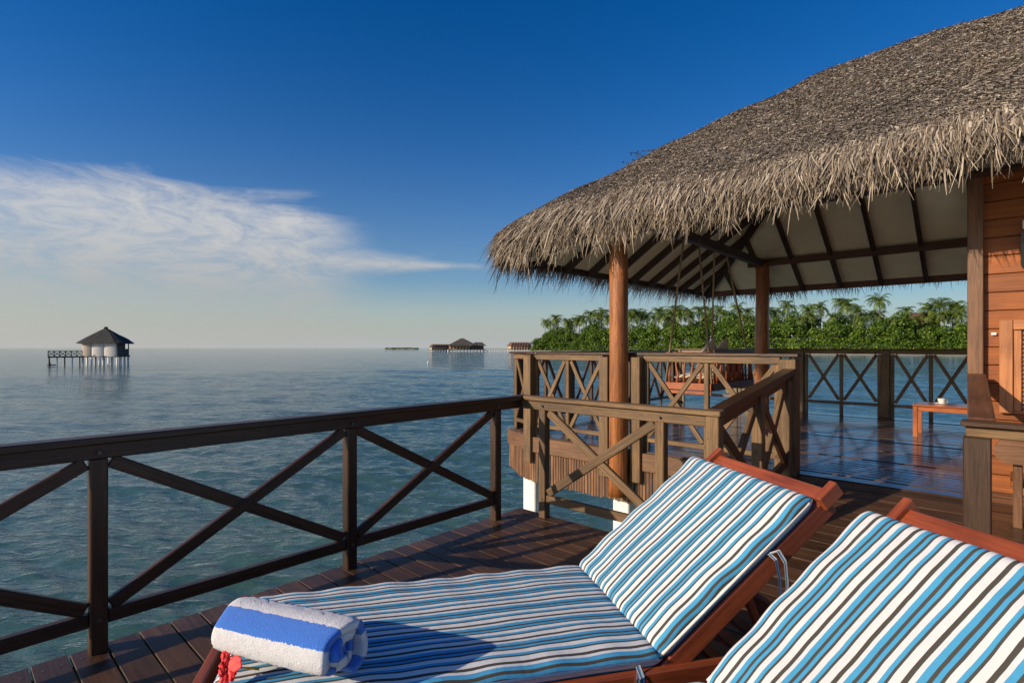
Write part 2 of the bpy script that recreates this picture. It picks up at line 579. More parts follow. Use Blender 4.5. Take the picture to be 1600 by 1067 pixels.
def tube(name, parent, pts, radii, mat, seg=8, org=None):
    org = Vector(org if org is not None else ORG.get(parent.name, (0, 0, 0)) if parent else (0, 0, 0))
    V, F = tube_geo([Vector(p) - org for p in pts], radii, seg)
    return link(name, mesh_py(name, V, F, mat, True), parent)


def lathe(name, parent, prof, mat, seg=24, loc=(0, 0, 0)):
    V, F = [], []
    for r, z in prof:
        for k in range(seg):
            a = 2 * math.pi * k / seg
            V.append((loc[0] + r * math.cos(a), loc[1] + r * math.sin(a), loc[2] + z))
    n = len(prof)
    for i in range(n - 1):
        for k in range(seg):
            k2 = (k + 1) % seg
            F.append((i * seg + k, i * seg + k2, (i + 1) * seg + k2, (i + 1) * seg + k))
    return link(name, mesh_py(name, V, F, mat, True), parent)


def copy_tree(o, parent=None):
    c = o.copy()
    COL.objects.link(c)
    if parent is not None:
        c.parent = parent
    for ch in list(o.children):
        copy_tree(ch, c)
    return c


# deck grid: local x = "b" (along the corner's right-hand rail), y = "a" (along the left-hand rail, away from the camera)
P0 = (0.089, 4.96)
TH = math.atan2(-0.682, 0.731)
CB, SB = math.cos(TH), math.sin(TH)


def gw(b, a, z=0.0):
    return Vector((P0[0] + b * CB - a * SB, P0[1] + b * SB + a * CB, z))


def groot(name, b, a, z, label=None, cat=None, group=None, kind=None):
    o = empty(name, gw(b, a, z), TH, label, cat, group, kind)
    ORG[o.name] = (b, a, z)
    return o


PF = 0.33          # pavilion floor level

# ------------------------------------------------------------------ sea and seabed
def wave_height(x, y, dr):
    h = np.zeros_like(x)
    wr = np.random.default_rng(5)
    for i in range(46):
        lam = 0.36 * (16.0 / 0.36) ** (i / 45.0)
        th = math.radians(78) + wr.normal(0, 0.42)
        k = 2 * math.pi / lam
        amp = 0.0058 * lam ** 0.25 * wr.uniform(0.6, 1.4)
        ph = wr.uniform(0, 6.28)
        fade = np.clip((lam / np.maximum(dr, 1e-3) - 3.0) / 3.0, 0, 1)
        s = np.sin(k * (x * math.cos(th) + y * math.sin(th)) + ph + 0.8 * np.sin(0.21 * x + 0.13 * y + i))
        h += amp * fade * (s + 0.40 * s * s)
    return h


def build_sea():
    r = np.concatenate([1.2 * (3.2 / 1.2) ** np.linspace(0, 1, 30)[:-1], 3.2 * (75 / 3.2) ** np.linspace(0, 1, 720)[:-1], 75 * (9000 / 75) ** np.linspace(0, 1, 200)])
    nr, na = len(r), 500
    an = np.radians(np.linspace(-72, 72, na))
    rr, aa = np.meshgrid(r, an, indexing='ij')
    x = rr * np.sin(aa)
    y = rr * np.cos(aa)
    dr = np.where(rr < 75, rr * .0046, rr * .024)
    z = SEA + wave_height(x, y, np.maximum(dr, rr * 0.0045)) * np.clip(1.4 - rr / 500, 0.0, 1)
    idx = np.arange(nr * na).reshape(nr, na)
    f = np.stack([idx[:-1, :-1], idx[:-1, 1:], idx[1:, 1:], idx[1:, :-1]], -1).reshape(-1, 4)
    o = link('sea', mesh_np('sea', np.stack([x, y, z], -1).reshape(-1, 3), f, M['water'], True))
    tag(o, kind='structure')
    # seabed: shallow reef by the deck, sinking away
    nr, na = 260, 200
    r = 0.8 * (9000 / 0.8) ** np.linspace(0, 1, nr)
    an = np.radians(np.linspace(-80, 80, na))
    rr, aa = np.meshgrid(r, an, indexing='ij')
    x = rr * np.sin(aa)
    y = rr * np.cos(aa)
    z = SEA - 1.3 - 3.6 * (1 - np.exp(-np.maximum(rr - 5, 0) / 22.0))
    lump = np.zeros_like(x)
    wr = np.random.default_rng(9)
    for i in range(30):
        lam = wr.uniform(0.6, 4.5)
        th = wr.uniform(0, 6.28)
        lump += 0.05 * lam ** 0.6 * np.sin(2 * math.pi / lam * (x * math.cos(th) + y * math.sin(th)) + wr.uniform(0, 6.28))
    z += lump * np.clip(2.0 - rr / 20, 0, 1)
    idx = np.arange(nr * na).reshape(nr, na)
    f = np.stack([idx[:-1, :-1], idx[:-1, 1:], idx[1:, 1:], idx[1:, :-1]], -1).reshape(-1, 4)
    o = link('seabed', mesh_np('seabed', np.stack([x, y, z], -1).reshape(-1, 3), f, M['seabed'], True))
    tag(o, kind='structure')


build_sea()

# ------------------------------------------------------------------ decks
def plank_row(root, a0, a1, b0, b1, z0, z1, mat, pitch=0.145, gap=0.009, th=0.03, cut=None, roll=.004):
    n = int(round((a1 - a0) / pitch))
    p = (a1 - a0) / n
    for i in range(n):
        a = a0 + (i + .5) * p
        z = z0 + (z1 - z0) * ((i + .5) / n)
        bs = (b0, b1)
        if cut:
            bs = cut(a)
        ov = rnd.uniform(-.006, .006)
        o = link('plank', box_mesh(round(bs[1] - bs[0], 2), p - gap, th, mat, 0.003), root)
        org = ORG[root.name]
        o.location = (bs[0] + ov - org[0], a - org[1], z - th / 2 + rnd.uniform(-.0015, .0) - org[2])
        o.rotation_euler = (math.atan2(z1 - z0, a1 - a0) + rnd.gauss(0, roll), rnd.gauss(0, .0006), 0)


lounge_deck = groot('sun_deck', 0, 0, 0, kind='structure')
plank_row(lounge_deck, -5.4, 0.06, -0.065, 6.5, 0, 0, M['deck'])
for b in (0.03, 1.6, 3.2, 4.8):
    beam('joist', lounge_deck, (b, -5.4, -.10), (b, 0.03, -.10), .06, .13, M['rail_dark'])
for a in (-4.6, -2.4, -0.25):
    for b in (0.25, 2.6):
        tube('stilt', lounge_deck, [(b, a, SEA - 2.6), (b, a, -.17)], .1, M['white_paint'], 12)
ramp = groot('ramp', 1.8, 0.06, 0, kind='structure')
plank_row(ramp, 0.07, 1.75, 1.80, 6.5, 0.0, PF - .002, M['deck_ramp'], gap=.012)
pav_deck = groot('pavilion_floor', -2, 1.75, PF, kind='structure')


def pav_cut(a):
    left = -2.05 if a > 2.05 else -1.36 - (a - 1.75) / .30 * .69
    return (round(left, 3), 6.5)


plank_row(pav_deck, 1.76, 7.28, -2.05, 6.5, PF, PF, M['deck_gloss'], cut=pav_cut, pitch=0.108, gap=.019, roll=.0018)
for b in (-1.6, 0.4, 2.4):
    beam('joist', pav_deck, (b, 2.1, PF - .11), (b, 7.2, PF - .11), .07, .15, M['rail_dark'])
for a in (1.98, 4.5, 6.9):
    for b in (-1.55, -0.10, 1.55, 3.4):
        o = beam('stilt', pav_deck, (b, a, SEA - 3.0), (b, a, PF - .19), .22, .22, M['white_paint'], up=(0, 1, 0), bev=.012)

# ------------------------------------------------------------------ railings
def x_panel(rt, p0, p1, z0, z1, w, t, mat, lift=0.0):
    """two crossed braces between the points p0, p1 (b, a, floor) from z0 to z1 above the floor"""
    p0, p1 = Vector(p0), Vector(p1)
    d = (p1 - p0)
    d.z = 0
    d.normalize()
    nrm = Vector((-d.y, d.x, 0))
    for s in (0, 1):
        q0 = p0 + Vector((0, 0, z1 if s else z0)) + nrm * (.004 if s else -.004)
        q1 = p1 + Vector((0, 0, z0 if s else z1)) + nrm * (.004 if s else -.004)
        beam('brace', rt, q0, q1, t, w, mat, up=(0, 0, 1))


def post(rt, b, a, z0, z1, w, mat, w2=None):
    return beam('post', rt, (b, a, z0), (b, a, z1), w, w2 or w, mat, up=(0, 1, 0), bev=.006)


RD, RT = M['rail_dark'], M['rail_tan']
# left rail, running along the water's edge to the deck corner
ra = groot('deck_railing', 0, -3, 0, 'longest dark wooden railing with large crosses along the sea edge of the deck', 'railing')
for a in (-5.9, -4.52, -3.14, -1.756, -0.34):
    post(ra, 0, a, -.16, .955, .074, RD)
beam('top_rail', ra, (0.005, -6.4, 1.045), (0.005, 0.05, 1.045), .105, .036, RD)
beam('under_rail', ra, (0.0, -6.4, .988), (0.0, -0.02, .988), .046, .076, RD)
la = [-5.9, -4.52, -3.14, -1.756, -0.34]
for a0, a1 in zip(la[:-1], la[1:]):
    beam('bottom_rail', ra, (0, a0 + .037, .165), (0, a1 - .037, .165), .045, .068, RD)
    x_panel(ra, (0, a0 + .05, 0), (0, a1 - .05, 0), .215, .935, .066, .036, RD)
# right rail of the corner
rb = groot('deck_railing', 0.9, 0, 0, 'short railing with one large cross right of the deck corner behind the lounger', 'railing')
for b in (0.27, 1.40, 1.80):
    post(rb, b, 0, -.16, .955 if b < 1.7 else 1.024, .074 if b < 1.7 else .095, RT)
beam('top_rail', rb, (0.06, 0, 1.045), (1.86, 0, 1.045), .105, .036, RT)
beam('under_rail', rb, (0.03, 0, .985), (1.75, 0, .985), .046, .08, RT)
beam('bottom_rail', rb, (0.307, 0, .165), (1.363, 0, .165), .045, .07, RT)
beam('bottom_rail', rb, (1.437, 0, .165), (1.752, 0, .165), .045, .07, RT)
x_panel(rb, (.32, 0, 0), (1.35, 0, 0), .215, .93, .07, .036, RT)
# sloping rail up the ramp
rc = groot('ramp_railing', 1.8, .9, 0, 'dark railing rising with the ramp from the sun deck to the pavilion', 'railing')
S = (1.28 - 1.045) / 1.7
beam('top_rail', rc, (1.80, .03, 1.047), (1.80, 1.70, 1.28), .11, .05, RD)
beam('under_rail', rc, (1.80, .05, .98), (1.80, 1.68, 1.215), .05, .075, RD)
post(rc, 1.80, .88, -.05, 1.11, .085, RT)
post(rc, 1.80, 1.60, .1, 1.2, .085, RT)
beam('bottom_rail', rc, (1.80, .055, .21), (1.80, .83, .34), .045, .07, RD)
beam('bottom_rail', rc, (1.80, .93, .35), (1.80, 1.55, .45), .045, .07, RD)
for a0, a1 in ((.06, .83), (.93, 1.55)):
    for s in (0, 1):
        z0, z1 = (.26, .93) if not s else (.93, .26)
        k = S
        beam('brace', rc, (1.80 + (.004 if s else -.004), a0, z0 + k * a0), (1.80 + (.004 if s else -.004), a1, z1 + k * a1), .038, .075, RD if s else RT)

# bolt heads where rails meet posts
def bolt(rt, b, a, z, nb, na):
    o_ = Vector(ORG[rt.name])
    p = Vector((b, a, z)) - o_
    q = p + Vector((nb, na, 0)) * .006
    v, f = tube_geo([p - Vector((nb, na, 0)) * .004, q], .010, 8)
    return link('bolt', mesh_py('bolt', v, f, M['bolt'], False), rt)


for a in la[1:]:
    for z in (.165, .985):
        bolt(ra, .0385, a, z, 1, 0)
for b in (.27, 1.40):
    for z in (.165, .985):
        bolt(rb, b, -.0385, z, 0, -1)
v_, f_ = [], []
for i in range(37):
    a = -5.4 + (5.46 / 38) * (i + .5)
    for b in (.03, 1.6):
        for d_ in (-.035, .035):
            k_ = len(v_)
            for t in range(8):
                an = math.pi * t / 4
                v_.append((b + .006 * math.cos(an), a + d_ + .006 * math.sin(an) + 3e-4, .0025))
            f_.append(tuple(range(k_, k_ + 8)))
o = link('screw', mesh_py('screw', [Vector(p) - Vector(ORG[lounge_deck.name]) for p in v_], f_, M['bolt']), lounge_deck)
o['kind'] = 'stuff'

# pavilion front rail
def pav_panel(rt, p0, p1, n, mat, ends=True, wv=.05):
    """balustrade panel with verticals and n crosses between (b, a) points"""
    p0, p1 = Vector((*p0, PF)), Vector((*p1, PF))
    beam('top_rail', rt, p0 + Vector((0, 0, 1.045)), p1 + Vector((0, 0, 1.045)), .075, .07, mat)
    beam('bottom_rail', rt, p0 + Vector((0, 0, .13)), p1 + Vector((0, 0, .13)), .045, .05, mat)
    for i in range(n + 1):
        q = p0.lerp(p1, i / n)
        if i == 0:
            q = q + (p1 - p0).normalized() * .03
        if i == n:
            q = q - (p1 - p0).normalized() * .03
        beam('baluster', rt, (q.x, q.y, PF + .005), (q.x, q.y, PF + 1.01), wv, .045, mat, up=(0, 1, 0))
    for i in range(n):
        q0, q1 = p0.lerp(p1, i / n), p0.lerp(p1, (i + 1) / n)
        dd = (q1 - q0).normalized() * .045
        x_panel(rt, q0 + dd, q1 - dd, .165, 1.0, .05, .03, mat)


FA = 1.80
rp = groot('pavilion_railing', .2, FA, PF, 'weathered tan railing with narrow crosses along the front edge of the pavilion', 'railing')
chL = Vector((-2.03, 2.12, 0))
pav_panel(rp, (-1.37, FA), (-.28, FA), 2, RT)
pav_panel(rp, (.26, FA), (1.70, FA), 2, RT)
beam('top_rail', rp, (-.16, FA, PF + 1.045), (.14, FA, PF + 1.045), .075, .07, RT)
pav_panel(rp, (-2.0, 2.09), (-1.47, 1.86), 1, RT)
for b, a in ((-1.42, FA - .06), (-.22, FA - .06), (.2, FA - .06), (1.78, FA - .03)):
    post(rp, b, a, -.02 if b < 1.5 else PF - .1, PF + 1.06, .125 if b < 1.5 else .15, RT)
beam('cap_rail', rp, (-1.50, FA + .01, PF + 1.098), (1.86, FA + .01, PF + 1.098), .12, .03, RD)
beam('cap_rail', rp, (-2.07, 2.11, PF + 1.098), (-1.47, 1.85, PF + 1.098), .12, .03, RD)

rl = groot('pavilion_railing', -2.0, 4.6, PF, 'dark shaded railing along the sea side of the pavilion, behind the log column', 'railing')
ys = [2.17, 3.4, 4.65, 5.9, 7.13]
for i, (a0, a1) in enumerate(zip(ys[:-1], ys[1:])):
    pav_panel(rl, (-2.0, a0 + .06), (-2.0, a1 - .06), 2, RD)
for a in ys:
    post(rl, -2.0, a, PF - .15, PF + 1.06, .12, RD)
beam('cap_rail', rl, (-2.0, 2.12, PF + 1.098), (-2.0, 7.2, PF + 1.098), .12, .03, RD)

rf = groot('pavilion_railing', 1.5, 7.2, PF, 'far railing with wide crosses against the lagoon at the back of the pavilion', 'railing')
FB = 7.2
pb = [-1.93, -.75, .45, 1.75, 2.95, 4.2]
for b0, b1 in zip(pb[:-1], pb[1:]):
    beam('top_rail', rf, (b0 + .05, FB, PF + 1.087), (b1 - .05, FB, PF + 1.087), .06, .058, M['rail_mid'])
    beam('bottom_rail', rf, (b0 + .05, FB, PF + .2), (b1 - .05, FB, PF + .2), .045, .05, M['rail_mid'])
    n = 2
    for i in range(n + 1):
        b = b0 + .09 + (b1 - b0 - .18) * i / n
        beam('baluster', rf, (b, FB, PF), (b, FB, PF + 1.055), .055, .045, M['rail_mid'], up=(0, 1, 0))
    for i in range(n):
        c0 = b0 + .09 + (b1 - b0 - .18) * i / n + .04
        c1 = b0 + .09 + (b1 - b0 - .18) * (i + 1) / n - .04
        x_panel(rf, (c0, FB, PF), (c1, FB, PF), .25, 1.05, .05, .03, M['rail_mid'])
for b in pb:
    post(rf, b, FB, PF, PF + 1.118, .115, M['rail_mid'])
beam('cap_rail', rf, (-2.0, FB, PF + 1.134), (4.3, FB, PF + 1.134), .12, .03, RT)

# ------------------------------------------------------------------ the villa with its thatched pavilion roof
villa = groot('villa', 0, 4.4, PF, 'thatched wooden water villa with an open corner pavilion on log columns', 'villa')
VO = ORG[villa.name]


def vpart(name, me, parent=None):
    return link(name, me, parent or villa)


EA0, EA1, EB0 = 1.10, 7.70, -1.72
ZE, SL = 3.02, 0.685


def roof_z(b, a):
    k = 0.17
    d1, d2, d3 = a - EA0, EA1 - a, b - EB0
    d = -k * np.log(np.exp(-d1 / k) + np.exp(-d2 / k) + np.exp(-d3 / k))
    z = ZE + SL * d - 0.12 * np.exp(-np.maximum(d, -0.1) / 0.16)
    z = z + 0.022 * np.sin(2.1 * b + 1.3 * a) * np.sin(1.7 * a - .6 * b) + .012 * np.sin(5.3 * b + 3.1 * a)
    return d, z


def roof_frame(b, a):
    e = 0.02
    d, z = roof_z(b, a)
    zb = (roof_z(b + e, a)[1] - roof_z(b - e, a)[1]) / (2 * e)
    za = (roof_z(b, a + e)[1] - roof_z(b, a - e)[1]) / (2 * e)
    n = np.stack([-zb, -za, np.ones_like(zb)], -1)
    n /= np.linalg.norm(n, axis=-1, keepdims=True)
    g2 = zb ** 2 + za ** 2
    dn = np.stack([-zb, -za, -g2], -1)
    dn /= np.maximum(np.linalg.norm(dn, axis=-1, keepdims=True), 1e-6)
    return d, z, n, dn


def build_roof():
    # solid thatch body
    B = np.linspace(EB0, 6.4, 150)
    A = np.linspace(EA0, EA1, 130)
    bb, aa = np.meshgrid(B, A, indexing='ij')
    d, z = roof_z(bb, aa)
    # pull outside points in to the rounded contour by dropping them under the eave
    nb, na = bb.shape
    top = np.stack([bb - VO[0], aa - VO[1], z - VO[2] - .03], -1)
    under = top.copy()
    under[..., 2] = top[..., 2] - .24
    ok = d > 0.0
    V = np.concatenate([top.reshape(-1, 3), under.reshape(-1, 3)])
    idx = np.arange(nb * na).reshape(nb, na)
    cell = ok[:-1, :-1] & ok[1:, :-1] & ok[:-1, 1:] & ok[1:, 1:]
    q = np.stack([idx[:-1, :-1], idx[1:, :-1], idx[1:, 1:], idx[:-1, 1:]], -1)[cell]
    N = nb * na
    F = [q, q[:, ::-1] + N]
    # closing strip around the rim
    from collections import Counter
    edges = {}
    for quad in q:
        for i in range(4):
            e = (int(quad[i]), int(quad[(i + 1) % 4]))
            edges[e] = edges.get(e, 0) + 1
    rim = [e for e in edges if (e[1], e[0]) not in edges]
    F.append(np.array([(e[1], e[0], e[0] + N, e[1] + N) for e in rim]))
    roof = vpart('roof', mesh_np('roof', V, np.concatenate(F), M['thatch_core']))

    # flat woven straw all over the slopes
    n = 330000
    b = nprng.uniform(EB0, 4.6, n)
    a = nprng.uniform(EA0, EA1, n)
    d, z, nn, dn = roof_frame(b, a)
    keep = (d > 0.02) & ((a < 5.0) | (b < 0.8))
    b, a, d, z, nn, dn = b[keep], a[keep], d[keep], z[keep], nn[keep], dn[keep]
    n = len(b)
    side = np.cross(nn, dn)
    ang = nprng.normal(0.25, 0.5, n)[:, None]
    e = dn * np.cos(ang) + side * np.sin(ang)
    s = np.cross(nn, e)
    L = nprng.uniform(.018, .052, n)[:, None]
    Wd = nprng.uniform(.004, .009, n)[:, None]
    c = np.stack([b - VO[0], a - VO[1], z - VO[2]], -1) + nn * nprng.uniform(-.024, .004, n)[:, None]
    lift = nn * nprng.uniform(.0, .008, n)[:, None]
    tilt = nn * nprng.uniform(-.5, .5, n)[:, None] * Wd
    p0 = c - e * L * .5 - s * Wd * .5 - tilt
    p1 = c - e * L * .5 + s * Wd * .5 + tilt
    p2 = c + e * L * .5 + s * Wd * .35 + lift + tilt
    p3 = c + e * L * .5 - s * Wd * .35 + lift - tilt
    V = np.stack([p0, p1, p2, p3], 1).reshape(-1, 3)
    F = np.arange(4 * n).reshape(n, 4)
    o = link('thatch', mesh_np('thatch', V, F, M['straw']), roof)
    o['kind'] = 'stuff'

    # hanging fringe along the eaves
    # eave contour: sample where d = c on the height field by marching from outside
    pts = []
    for b in np.arange(6.2, -1.2, -.01):
        pts.append((b, EA0, 0, -1))
    rad = 0.55
    cx, cy = EB0 + rad, EA0 + rad
    pts = [p for p in pts if p[0] > cx]
    for t in np.linspace(0, math.pi / 2, 90):
        pts.append((cx - rad * math.sin(t), cy - rad * math.cos(t), -math.sin(t), -math.cos(t)))
    for a in np.arange(cy, EA1 - rad, .01):
        pts.append((EB0, a, -1, 0))
    cy2 = EA1 - rad
    for t in np.linspace(0, math.pi / 2, 90):
        pts.append((cx - rad * math.cos(t), cy2 + rad * math.sin(t), -math.cos(t), math.sin(t)))
    for b in np.arange(cx, 6.2, .01):
        pts.append((b, EA1, 0, 1))
    pts = np.array(pts)
    m = len(pts)
    per = 24
    P = np.repeat(pts, per, 0)
    k = len(P)
    far = (P[:, 1] > 7.0)
    P[:, :2] += nprng.normal(0, .008, (k, 2))
    # distance of each strand's root up the roof from the eave; inner layers sit lower
    shortf = np.interp(P[:, 0], [-.5, 2.6], [1.0, .62])
    r = nprng.uniform(0.0, .30, k) * shortf
    inner = nprng.random(k) < .48
    r = np.where(inner, nprng.uniform(0.0, .22, k), r)
    bb = P[:, 0] - P[:, 2] * (r + .06)
    aa = P[:, 1] - P[:, 3] * (r + .06)
    d, z = roof_z(bb, aa)
    z = z - np.where(inner, nprng.uniform(.03, .21, k), nprng.uniform(-.005, .03, k))
    z = z - np.where(inner & (far | (P[:, 2] < -.8)), .07, 0.0)
    root = np.stack([bb - VO[0], aa - VO[1], z - VO[2]], -1)
    out = np.stack([P[:, 2], P[:, 3], np.zeros(k)], -1)
    along = np.stack([-P[:, 3], P[:, 2], np.zeros(k)], -1)
    clump = np.repeat(nprng.normal(0, 1, m // 6 + 1), 6)[:m]
    clump = np.repeat(clump, per)
    L = np.clip(nprng.normal(.285, .08, k) + clump * .045, .12, .70) * shortf + np.where(inner, -.02, r * .42)
    steep = np.where(inner, nprng.uniform(.9, 1.6, k), nprng.uniform(.62, 1.0, k))
    dirv = out + np.stack([np.zeros(k), np.zeros(k), -steep], -1)
    dirv /= np.linalg.norm(dirv, axis=1, keepdims=True)
    swing = (nprng.normal(0, .10, k) + clump * .05)[:, None]
    dirv = dirv + along * swing
    g = nprng.uniform(.35, 1.0, k)[:, None]
    wv = (nprng.uniform(.003, .0075, k) * (.35 + .65 * shortf))[:, None]
    tw = nprng.uniform(-.8, .8, k)[:, None]
    wide = along * np.cos(tw) + out * np.sin(tw)
    curl = along * nprng.normal(0, .075, k)[:, None] + out * nprng.normal(-.02, .05, k)[:, None]
    rows = []
    T = (0, .3, .62, 1.0)
    for t in T:
        c = root + dirv * (L[:, None] * t) * (1 - .25 * t * g) + curl * (t * t) * (L[:, None] / .4)
        c[:, 2] -= (g[:, 0] * L * .55) * t * t
        ww = wv * (1.0, 1.15, .9, .25)[T.index(t)]
        rows.append(c - wide * ww)
        rows.append(c + wide * ww)
    V = np.stack(rows, 1).reshape(-1, 3)
    base = np.arange(k)[:, None] * 8
    F = np.concatenate([base + np.array([[2 * i, 2 * i + 1, 2 * i + 3, 2 * i + 2]]) for i in range(3)])
    o = link('fringe', mesh_np('fringe', V, F, M['fringe']), roof)
    o['kind'] = 'stuff'
    # odd long strands and pale broken straws lying on the slope
    n = 900
    b = nprng.uniform(EB0, 4.4, n)
    a = nprng.uniform(EA0, 4.6, n)
    d, z, nn, dn = roof_frame(b, a)
    keep = d > .05
    b, a, d, z, nn, dn = b[keep], a[keep], d[keep], z[keep], nn[keep], dn[keep]
    n = len(b)
    side = np.cross(nn, dn)
    ang = nprng.normal(0, .9, n)[:, None]
    e = dn * np.cos(ang) + side * np.sin(ang)
    w_ = np.cross(nn, e) * nprng.uniform(.002, .004, n)[:, None]
    L = nprng.uniform(.06, .20, n)[:, None]
    c = np.stack([b - VO[0], a - VO[1], z - VO[2]], -1) + nn * .006
    bend = side * nprng.normal(0, .02, n)[:, None]
    p = [c - w_, c + w_, c + e * L * .5 + bend + w_ + nn * .014, c + e * L * .5 + bend - w_ + nn * .014, c + e * L + w_ * .4 + nn * .004, c + e * L - w_ * .4 + nn * .004]
    V = np.stack(p, 1).reshape(-1, 3)
    base = np.arange(n)[:, None] * 6
    F = np.concatenate([base + np.array([[0, 1, 2, 3]]), base + np.array([[3, 2, 4, 5]])])
    o = link('loose_straw', mesh_np('loose_straw', V, F, M['fringe']), roof)
    o['kind'] = 'stuff'
    return roof


roof = build_roof()

# ceiling panels, rafters, beams
CE0, CE1, CB0, CZ = 1.34, 7.50, -1.46, 2.68


def cz(d):
    return CZ + SL * d


def quadslab(name, parent, q, th, mat):
    q = [Vector(p) - Vector(VO) for p in q]
    n = (q[1] - q[0]).cross(q[-1] - q[0]).normalized()
    if n.z < 0:
        n = -n
    k = len(q)
    V = q + [p + n * th for p in q]
    F = [tuple(range(k)), tuple(range(2 * k - 1, k - 1, -1))]
    for i in range(k):
        j = (i + 1) % k
        F.append((i, i + k, j + k, j))
    return link(name, mesh_py(name, V, F, mat), parent)


RB = [CB0 + .62 * i for i in range(12)]
mid = (CE0 + CE1) / 2
half = mid - CE0
for i in range(len(RB) - 1):
    b0, b1 = RB[i], RB[i + 1]
    for sgn, e in ((1, CE0), (-1, CE1)):
        def lim(b):
            return min(half, max(.0, b - CB0))
        f0 = .26 if sgn > 0 else 0.0
        if f0 and lim(b1) <= f0 + .02:
            continue
        q = [(b0, e + sgn * min(f0, lim(b0)), cz(min(f0, lim(b0)))), (b1, e + sgn * f0, cz(f0)), (b1, e + sgn * lim(b1), cz(lim(b1)))]
        if lim(b0) > f0 + 0.01:
            q.append((b0, e + sgn * lim(b0), cz(lim(b0))))
        if b0 < CB0 + half < b1:
            pk = CB0 + half
            q = [(b0, e + sgn * f0, cz(f0)), (b1, e + sgn * f0, cz(f0)), (b1, e + sgn * half, cz(half)), (pk, e + sgn * half, cz(half)), (b0, e + sgn * lim(b0), cz(lim(b0)))]
        quadslab('ceiling_panel', roof, q, .014, M['ceiling'])
NA = 10
for i in range(NA):
    a0, a1 = CE0 + (CE1 - CE0) * i / NA, CE0 + (CE1 - CE0) * (i + 1) / NA

    def lim2(a):
        return min(a - CE0, CE1 - a)
    q = [(CB0, a0, cz(0)), (CB0, a1, cz(0)), (CB0 + lim2(a1), a1, cz(lim2(a1))), (CB0 + lim2(a0), a0, cz(lim2(a0)))]
    if i == 0:
        q = q[:3]
    if i == NA - 1:
        q = [q[0], q[1], q[3]]
    quadslab('ceiling_panel', roof, q, .014, M['ceiling'])
dz_ = .062
for b in RB[1:]:
    l = min(half, b - CB0)
    for sgn, e in ((1, CE0), (-1, CE1)):
        f0 = .27 if sgn > 0 else 0.0
        if l < f0 + .1:
            continue
        beam('rafter', roof, (b, e + sgn * f0, cz(f0) - dz_), (b, e + sgn * l, cz(l) - dz_), .055, .11, M['rafter'], org=VO)
for i in range(1, NA):
    a = CE0 + (CE1 - CE0) * i / NA
    l = min(a - CE0, CE1 - a)
    beam('rafter', roof, (CB0, a, cz(0) - dz_), (CB0 + l, a, cz(l) - dz_), .055, .11, M['rafter'], org=VO)
for sgn, e in ((1, CE0), (-1, CE1)):
    beam('hip_rafter', roof, (CB0, e, cz(0) - .075), (CB0 + half, e + sgn * half, cz(half) - .075), .08, .14, M['rafter'], org=VO)
beam('ridge_beam', roof, (CB0 + half - .2, mid, cz(half) - .14), (6.2, mid, cz(half) - .14), .09, .16, M['rafter'], org=VO)
for p, q in (((CB0, CE1 + .03, CZ - .05), (6.2, CE1 + .03, CZ - .05)), ((CB0 + .3, CE0 + .24, CZ + .14), (6.2, CE0 + .24, CZ + .14)), ((CB0 - .03, CE0, CZ - .05), (CB0 - .03, CE1, CZ - .05))):
    far_ = p[1] > 5
    beam('eave_board', roof, p, q, .03, .12 if far_ else .075, M['beam_red'] if far_ else M['rafter'], org=VO)
C1, C2 = (0.015, 1.62), (-0.11, 6.8)
BZ = 3.06
beam('tie_beam', villa, (0, 1.95, BZ), (-.1, 6.8, BZ), .10, .13, M['rafter'])
beam('plate_beam', villa, (-.35, 6.8, BZ + .005), (6.2, 6.8, BZ + .005), .10, .12, M['beam_red'])
beam('plate_beam', villa, (-.35, 1.72, 2.86), (6.2, 1.72, 2.86), .10, .12, M['rafter'])

# log columns
def log_column(b, a, z0, z1, r, seed):
    rr = random.Random(seed)
    n, seg = 26, 20
    V, F = [], []
    ph = [rr.uniform(0, 6.28) for _ in range(6)]
    for i in range(n + 1):
        t = i / n
        z = z0 + (z1 - z0) * t
        ox = .012 * math.sin(2.2 * t + ph[0])
        oy = .012 * math.sin(3.1 * t + ph[1])
        for k in range(seg):
            an = 2 * math.pi * k / seg
            q = r * (1.04 - .07 * t) * (1 + .035 * math.sin(2 * an + ph[2] + 3 * t) + .03 * math.sin(3 * an + ph[3] - 5 * t) + .022 * math.sin(5 * an + 9 * t + ph[4]) + rr.gauss(0, .006))
            V.append((b + ox + q * math.cos(an) - VO[0], a + oy + q * math.sin(an) - VO[1], z - VO[2]))
    for i in range(n):
        for k in range(seg):
            k2 = (k + 1) % seg
            F.append((i * seg + k, i * seg + k2, (i + 1) * seg + k2, (i + 1) * seg + k))
    F.append(tuple(range(seg - 1, -1, -1)))
    F.append(tuple(n * seg + k for k in range(seg)))
    me = mesh_py('column', V, F, M['log_v'], True)
    return link('column', me, villa)


# same log material but with the grain standing upright
mlog = M['log'].copy()
mlog.name = 'log_upright'
for nd in mlog.node_tree.nodes:
    if nd.bl_idname == 'ShaderNodeMapping':
        s = nd.inputs['Scale'].default_value
        nd.inputs['Scale'].default_value = (s[1], s[1], s[0])
M['log_v'] = mlog
log_column(C1[0], C1[1], -.18, 3.0, .103, 1)
log_column(C2[0], C2[1], PF, 3.05, .12, 2)

# fascia and slatted skirt under the floor
beam('fascia', villa, (-1.40, 1.735, .215), (6.4, 1.735, .215), .04, .20, M['fascia_wood'])
beam('fascia', villa, (-2.07, 2.02, .215), (-1.41, 1.735, .215), .04, .20, M['fascia_wood'])
beam('fascia', villa, (-2.07, 2.04, .215), (-2.07, 7.25, .215), .04, .20, M['fascia_wood'])
skirt = vpart('skirt', box_mesh(7.0, .03, .05, M['rail_dark']))
skirt.location = (-1.4 - VO[0], 1.80 - VO[1], .06 - VO[2])
skirt_k = 0


